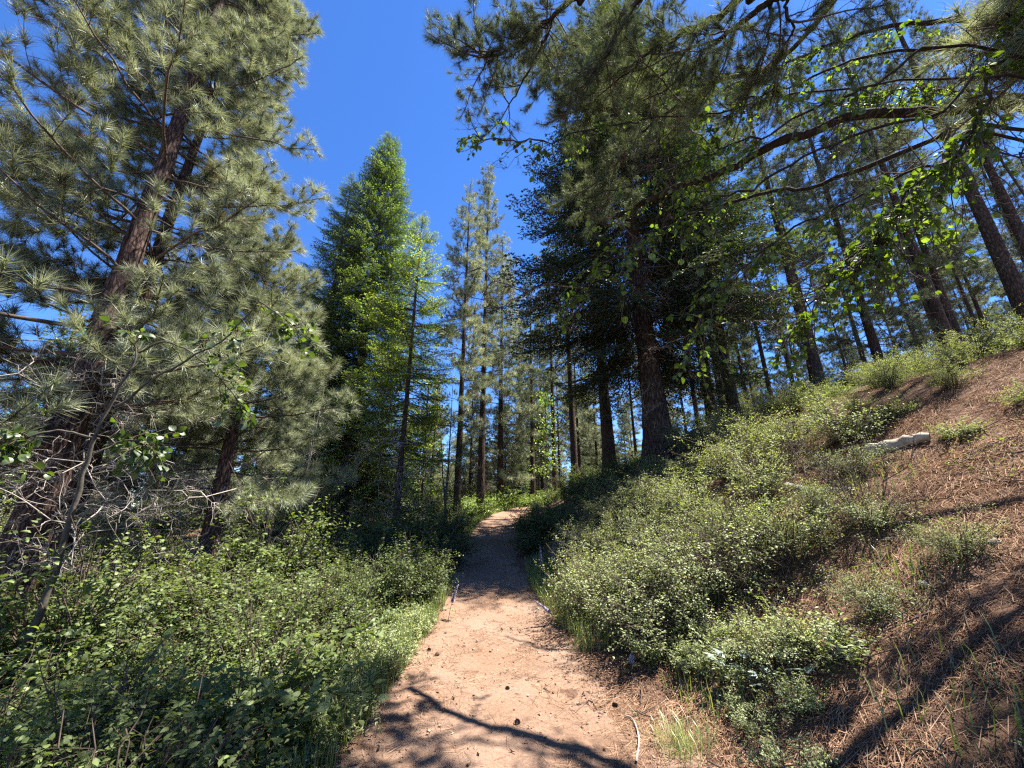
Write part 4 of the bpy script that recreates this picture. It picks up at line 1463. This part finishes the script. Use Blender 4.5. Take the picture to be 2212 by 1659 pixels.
def blades(x, y, ln, wid, tint, lean=0.5):
    m = len(x)
    a = rng.uniform(0, 2 * PI, m)
    L = ln * rng.uniform(0.5, 1.2, m)
    ln_ = lean * rng.uniform(0.2, 1.3, m)
    P0 = np.stack([x, y, height(x, y) - 0.01], 1)
    d = np.stack([np.cos(a), np.sin(a), 0 * a], 1)
    P1 = P0 + d * (L * ln_ * 0.3)[:, None] + np.array([0, 0, 1.0]) * (L * 0.6)[:, None]
    P2 = P0 + d * (L * ln_)[:, None] + np.array([0, 0, 1.0]) * (L * (1.0 - 0.25 * ln_))[:, None]
    s = np.stack([-np.sin(a), np.cos(a), 0 * a], 1) * wid / 2
    V = np.stack([P0 - s, P0 + s, P1 + s * 0.8, P1 - s * 0.8, P2], 1).reshape(-1, 3)
    i = np.arange(m)[:, None] * 5
    F = (i[:, :, None] + np.array([[0, 1, 2], [0, 2, 3], [3, 2, 4]])[None]).reshape(-1, 3)
    return V, F, np.repeat(np.clip(tint, 0, 1), 5)


b = Buf()
for n, box, cond, ln, td in (
        (7000, (-2.6, 0.2, 13, 23), lambda x, y: (cx(y) - x > hw(y) - 0.05) & (cx(y) - x < hw(y) + 1.3), 0.32, 0.45),
        (4000, (-2.0, -0.8, 2.0, 9), lambda x, y: (cx(y) - x > hw(y) - 0.12) & (cx(y) - x < hw(y) + 0.5), 0.26, 0.45),
        (2500, (0.3, 2.2, 5.0, 10), lambda x, y: (x - cx(y) > hw(y) - 0.06) & (x - cx(y) < hw(y) + 0.7), 0.28, 0.55),
        (1400, (1.2, 5, 2.2, 8), lambda x, y: (x - cx(y) > hw(y) + 0.2) & (np.sin(x * 3.1) * np.sin(y * 2.7 + 1) > 0.35), 0.22, 0.5)):
    x, y = scatter(n * 3, box, cond)
    x, y = x[:n], y[:n]
    V, F, c = blades(x, y, ln, 0.007, rng.normal(td, 0.22, len(x)))
    b.add(V, F, 0, c)
o = ob('grass', b.mesh('grass', [M['grass']]))
o['kind'] = 'stuff'
o['label'] = 'green grass blades edging the trail'

# low leaves below and between the shrubs
b = Buf()
for n, box, cond, hh, sz in (
        (26000, (-9, -0.9, 1.0, 10), lambda x, y: cx(y) - x > hw(y) + 0.05, 0.45, 0.045),
        (22000, (-16, -1, 10, 26), lambda x, y: cx(y) - x > hw(y) + 0.2, 0.7, 0.07),
        (10000, (0.2, 9, 9, 26), lambda x, y: x - cx(y) > hw(y) + 0.1, 0.5, 0.06),
        (9000, (6, 13, 6, 14), lambda x, y: np.sin(x * 1.3 + 1) * np.sin(y * 1.1) > -0.2, 0.3, 0.05),
        (6000, (1.1, 5.5, 3.0, 6.5), lambda x, y: (x - cx(y) > hw(y) + 0.1) & (np.sin(x * 2.3 + 2) * np.sin(y * 2.1) > 0.1), 0.22, 0.03)):
    x, y = scatter(n, box, cond)
    m = len(x)
    O = np.stack([x, y, height(x, y) + hh * rng.uniform(0.05, 1, m) ** 1.5], 1)
    V, F, c = leaves(rng, O, rng.normal(0, 1, (m, 3)) * np.array([1, 1, 0.4]), rng.normal(0, 0.5, (m, 3)) + np.array([0, 0, 1.0]), sz, 0.6, quad=True)
    b.add(V, F, 0, c)
o = ob('undergrowth', b.mesh('undergrowth', [M['shrub']]))
o['kind'] = 'stuff'
o['label'] = 'low green leaves covering the ground between the shrubs'

# far woods that close the horizon
b = Buf()
rw = np.random.default_rng(3)
cl = Buf()
V, F, c = needles(rw, np.stack([rw.normal(0, 1.0, 260) * (1 - np.linspace(0, 0.9, 260)), rw.normal(0, 1.0, 260) * (1 - np.linspace(0, 0.9, 260)), np.linspace(0.5, 14, 260)], 1), rw.normal(0, 1, (260, 3)), 5, 1.5, 0.35, 0.2, 1.5)
cl.add(V, F, 0, c)
V, F = tube(np.array([[0, 0, -1.0], [0, 0, 12]]), np.array([0.22, 0.05]), 5)
cl.add(V, F, 1)
for i in range(230):
    a = rw.uniform(-1.1, 1.1)
    R = rw.uniform(75, 150)
    x, y = R * math.sin(a), R * math.cos(a)
    hh = rw.uniform(0.7, 1.15) if abs(a + 0.12) > 0.22 else rw.uniform(0.55, 0.8)
    Mx = np.array(Matrix.Translation((x, y, hz(x, y) - 0.5)) @ Matrix.Rotation(rw.uniform(0, 6), 4, 'Z') @ Matrix.Diagonal((1.3 * hh, 1.3 * hh, hh, 1)))
    b.merge(cl, Mx, tmul=rw.normal(0, 0.1))
o = ob('distant_woods', b.mesh('distant_woods', [M['pine_dark'], M['bark_far']]))
o['kind'] = 'stuff'
o['label'] = 'mass of far conifers closing the horizon'

# ------------------------------------------------------------------ small single things
# lupine spikes
def lupine(p, h, label, lean=(0, 0), n=46, pal=0.6):
    root = thing('lupine', label, 'flower', (p[0], p[1], hz(p[0], p[1]) - 0.02), 'lupine spikes beside the trail')
    rg = np.random.default_rng(int(abs(p[0]) * 997 + p[1] * 131))
    tt = np.linspace(0, 1, 8)
    C = np.stack([lean[0] * tt ** 1.6 * h, lean[1] * tt ** 1.6 * h, h * tt * (1 - 0.1 * abs(lean[0]))], 1)
    b1 = Buf()
    V, F = tube(C, 0.004 * (1 - 0.5 * tt), 5)
    b1.add(V, F)
    ob('stem', b1.mesh('stem', [M['sapling']], True), root)
    u = 0.52 + 0.48 * np.linspace(0, 1, n)
    q = u * 7
    ia = np.minimum(q.astype(int), 6)
    O = C[ia] + (C[ia + 1] - C[ia]) * (q - ia)[:, None]
    a = np.arange(n) * 2.4
    D = np.stack([np.cos(a), np.sin(a), 0.35 + 0 * a], 1)
    b2 = Buf()
    for ss in range(4):
        V, F, c = leaves(rg, O, D + rg.normal(0, 0.25, D.shape), rg.normal(0, 0.4, D.shape) + np.array([0, 0, 1]), 0.034 * (1.15 - 0.75 * (u - 0.52) / 0.48), 0.7, np.clip(rg.normal(pal, 0.25, n), 0, 1))
        b2.add(V, F, 0, c)
    ob('flower_head', b2.mesh('flower_head', [M['petal']]), root)
    b3 = Buf()
    for z in (0.12, 0.22, 0.3, 0.4):
        base = C[int(z * 7)]
        for j in range(7):
            aa = j / 7 * 2 * PI + z * 9
            V, F, c = leaves(rg, base[None] + np.array([[math.cos(z * 30) * 0.05, math.sin(z * 30) * 0.05, 0.03]]), np.array([[math.cos(aa), math.sin(aa), 0.25]]), np.array([[0, 0, 1.0]]), np.array([0.06]), 0.24)
            b3.add(V, F, 0, c)
    ob('foliage', b3.mesh('foliage', [M['sage']]), root)


for px, py, h, lb, ln in (
        (1172, 1262, 0.70, 'lupine spike lowest and leftmost of the four by the shaded right edge', (-0.05, 0)),
        (1196, 1255, 0.72, 'lupine spike with dense lilac bloom, second of the four by the shaded edge', (0.02, 0)),
        (1216, 1250, 0.74, 'lupine spike third of the four by the shaded right edge', (0.05, 0.05)),
        (1232, 1244, 0.82, 'tallest lupine spike, topmost of the four by the shaded right edge', (0.08, 0)),
        (968, 1342, 0.5, 'pale lupine spike standing at the left edge of the trail', (0.25, 0)),
        (1205, 1350, 0.36, 'whitish lupine spike leaning low over the trail from the right', (-0.9, -0.1)),
        (1230, 1290, 0.40, 'faded lupine spike in the grass behind the leaning one', (0.0, 0)),
        (1365, 1455, 0.2, 'small faded lupine spike where needles meet the right bank', (0.1, 0)),
        (1385, 1430, 0.2, 'small lilac flower spike above the faded one on the bank edge', (0.2, 0)),
        (1405, 1420, 0.18, 'small lilac flower spike farthest right on the bank edge', (0.2, 0))):
    lupine(ground_hit(px, py), h, lb, ln)


# silvery lobed plants
def silver_leaf(seed):
    rg = np.random.default_rng(seed)
    b = Buf()
    for j, (a, l) in enumerate(((-1.1, 0.55), (-0.55, 0.8), (0, 1.0), (0.5, 0.85), (1.05, 0.6))):
        D = np.array([[math.cos(a), math.sin(a), 0.12]])
        V, F, c = leaves(rg, np.array([[0.25, 0, 0.0]]), D, np.array([[0.1, 0, 1.0]]), np.array([l * 0.75]), 0.42, np.array([rg.uniform(0.2, 0.8)]), cup=0.08)
        b.add(V, F, 0, c)
    V, F = tube(np.array([[0, 0, 0], [0.15, 0, 0.04], [0.3, 0, 0]]), 0.02, 4)
    b.add(V, F, 0, 0.5)
    return b.mesh('leaf', [M['silver']])


SL = [silver_leaf(950 + s) for s in range(3)]


def silver_plant(px, py, n, size, label, seed):
    rg = np.random.default_rng(seed)
    p = ground_hit(px, py)
    root = thing('silver_plant', label, 'plant', (p[0], p[1], hz(p[0], p[1])))
    for i in range(n):
        a = i * 2.4 + rg.normal(0, 0.2)
        r = 0.03 + 0.16 * rg.random() * size / 0.16
        ob('leaf', SL[i % 3], root, mw=rot_to(a, rg.uniform(0.1, 0.6), rg.normal(0, 0.3), size * rg.uniform(0.7, 1.1), (r * math.cos(a), r * math.sin(a), rg.uniform(0.06, 0.2))))
        b = Buf()
        V, F = tube(np.array([[0, 0, 0], [r * math.cos(a) * 0.6, r * math.sin(a) * 0.6, 0.06], [r * math.cos(a), r * math.sin(a), 0.14]]), 0.003, 4)
        b.add(V, F)
        ob('stem', b.mesh('stem', [M['sapling']]), root)


silver_plant(1610, 1500, 11, 0.17, 'silvery lobed plant glowing among needles below the right bank shrubs', 1)
silver_plant(1690, 1490, 6, 0.13, 'smaller silvery lobed plant right of the glowing one', 2)
silver_plant(735, 1490, 9, 0.15, 'silvery lobed plant in half shade at the left edge of the trail', 3)


def grass_tuft(px, py, n, ln, label, td):
    p = ground_hit(px, py)
    root = thing('grass_tuft', label, 'grass', (p[0], p[1], p[2]))
    x, y = p[0] + rng.normal(0, 0.09, n), p[1] + rng.normal(0, 0.09, n)
    V, F, c = blades(x, y, ln, 0.004, rng.normal(td, 0.2, n), 0.8)
    b = Buf()
    b.add(V - p, F, 0, c)
    ob('foliage', b.mesh('foliage', [M['grass']]), root)


grass_tuft(1475, 1625, 260, 0.20, 'yellow-green grass tuft on the needle carpet at the bottom', 0.75)
grass_tuft(640, 1480, 160, 0.32, 'long-bladed grass tuft at the inner corner of the left thicket', 0.5)
grass_tuft(1260, 1400, 90, 0.14, 'small grass tuft at the tip of the branch shadow on the trail edge', 0.55)
grass_tuft(720, 1600, 150, 0.26, 'shaded grass tuft at the bottom left of the trail', 0.4)


def path_thing(name, label, cat, P, r, mat, k=8, extra=None):
    P = np.asarray(P)
    c0 = P.mean(0)
    t = np.linspace(0, 1, len(P))
    b = Buf()
    V, F = tube(P - c0, r * (1 - 0.45 * t) * (1 + 0.12 * np.sin(t * 23)), k)
    b.add(V, F)
    n = len(P)
    b.add(np.array([P[0] - c0, P[-1] - c0]), np.zeros((0, 3)))
    o = thing(name, label, cat, c0)
    ob('wood', b.mesh('wood', [mat], True), o)
    return o


pts = [ground_hit(x_, y_) for x_, y_ in ((1375, 1659), (1381, 1620), (1378, 1590), (1366, 1562), (1350, 1556))]
P = smooth_path(pts, 20)
P[:, 2] = height(P[:, 0], P[:, 1]) + 0.03
path_thing('stick', 'curved pale bare stick lying at the right edge of the trail', 'stick', P, 0.008, M['dead'])


def lying(px0, py0, px1, py1, r, name, label, cat, mat, lift=0.0):
    a, c_ = ground_hit(px0, py0), ground_hit(px1, py1)
    P = a + (c_ - a) * np.linspace(0, 1, 14)[:, None]
    P[:, 2] = height(P[:, 0], P[:, 1]) + r * 0.7 + lift
    P += rng.normal(0, r * 0.12, P.shape)
    return path_thing(name, label, cat, P, r, M[mat], 12)


lying(1880, 985, 2010, 955, 0.10, 'fallen_log', 'weathered pale log lying among the upper bank shrubs', 'log', 'pale')
lying(1700, 1055, 1860, 1060, 0.07, 'fallen_log', 'grey half-buried log below the pale one on the bank', 'log', 'dead', -0.05)


def rock(px, py, r, label, seed):
    rg = np.random.default_rng(seed)
    p = ground_hit(px, py)
    u, v = np.meshgrid(np.linspace(0, 2 * PI, 13)[:-1], np.linspace(0.02, PI - 0.02, 8))
    D = np.stack([np.cos(u) * np.sin(v), np.sin(u) * np.sin(v), np.cos(v)], -1)
    f = 1 + 0.22 * np.sin(D[..., 0] * 4 + seed) * np.sin(D[..., 1] * 5 + 2) + rg.normal(0, 0.05, u.shape)
    V = D * f[..., None] * np.array([1.2, 0.9, 0.6]) * r
    i = np.arange(7)[:, None] * 12
    j = np.arange(12)[None]
    j2 = (j + 1) % 12
    F = np.stack([i + j, i + 12 + j, i + 12 + j2, i + j2], -1).reshape(-1, 4)
    b = Buf()
    b.add(V, F)
    o = ob('rock', b.mesh('rock', [M['rock']]), loc=(p[0], p[1], p[2] - r * 0.05))
    tag(o, label, 'rock')


rock(1998, 1262, 0.05, 'small pale rock in the middle of the needle-covered slope', 1)
rock(2150, 1172, 0.05, 'pale flat rock near the right edge of the slope', 2)
rock(1560, 990, 0.08, 'grey rock half hidden by the bank shrubs', 3)


def cone(px, py, s, label):
    p = ground_hit(px, py)
    root = thing('pine_cone', label, 'pine cone', (p[0], p[1], p[2] + 0.012 * s / 0.03), 'pine cones on the trail', rng.uniform(0, 6), s / 0.03)
    n = 60
    t = (np.arange(n) + 0.5) / n
    r = 0.02 * np.sin(t * PI) ** 0.7 + 0.004
    a = np.arange(n) * 2.4
    O = np.stack([(t - 0.5) * 0.06, np.cos(a) * r * 0.4, np.sin(a) * r * 0.4 + 0.012], 1)
    D = np.stack([0.5 + 0 * t, np.cos(a), np.sin(a)], 1)
    N = np.stack([np.ones(n), -np.cos(a) * 0.4, -np.sin(a) * 0.4], 1)
    V, F, c = leaves(rng, O, D, N, r * 1.1, 0.9)
    b = Buf()
    b.add(V, F, 0, c)
    V, F = tube(np.stack([np.linspace(-0.03, 0.03, 6), np.zeros(6), np.full(6, 0.012)], 1), np.array([0.003, 0.009, 0.012, 0.011, 0.007, 0.002]), 7)
    b.add(V, F)
    ob('scales', b.mesh('scales', [M['cone']]), root)


cone(1117, 1568, 0.024, 'small dark pine cone near the branch shadow in mid trail')
cone(1096, 1492, 0.022, 'tiny cone bit in the sunlit middle of the trail')
cone(945, 1418, 0.026, 'small cone at the left edge of the sunlit trail')
cone(926, 1408, 0.024, 'small cone closest to the leafy left edge of the trail')
cone(1330, 1530, 0.026, 'dark cone and twig bits on the needle-covered right edge')


def dead_shrub(px, py, n, size, label):
    p = ground_hit(px, py)
    root = thing('dead_shrub', label, 'dead shrub', (p[0], p[1], hz(p[0], p[1])), 'dead brown shrubs on the right bank')
    for i in range(n):
        a = i * 2.4 + rng.normal(0, 0.3)
        ob('branch', DTW[i % 4], root, mw=rot_to(a, rng.uniform(0.35, 1.35), rng.uniform(0, 6), size * rng.uniform(0.25, 0.55), (0.04 * math.cos(a), 0.04 * math.sin(a), 0)))


dead_shrub(1390, 1400, 22, 0.8, 'brown dead shrub tangle at the foot of the sunny clump')
dead_shrub(1600, 1270, 22, 1.0, 'bare twiggy shrub between the sunny clump and the silvery plant')
dead_shrub(1880, 1130, 20, 1.0, 'bare dark shrub standing below the pale log')
dead_shrub(1690, 1040, 16, 1.1, 'arching bare shrub on the slope under the crest trunk')
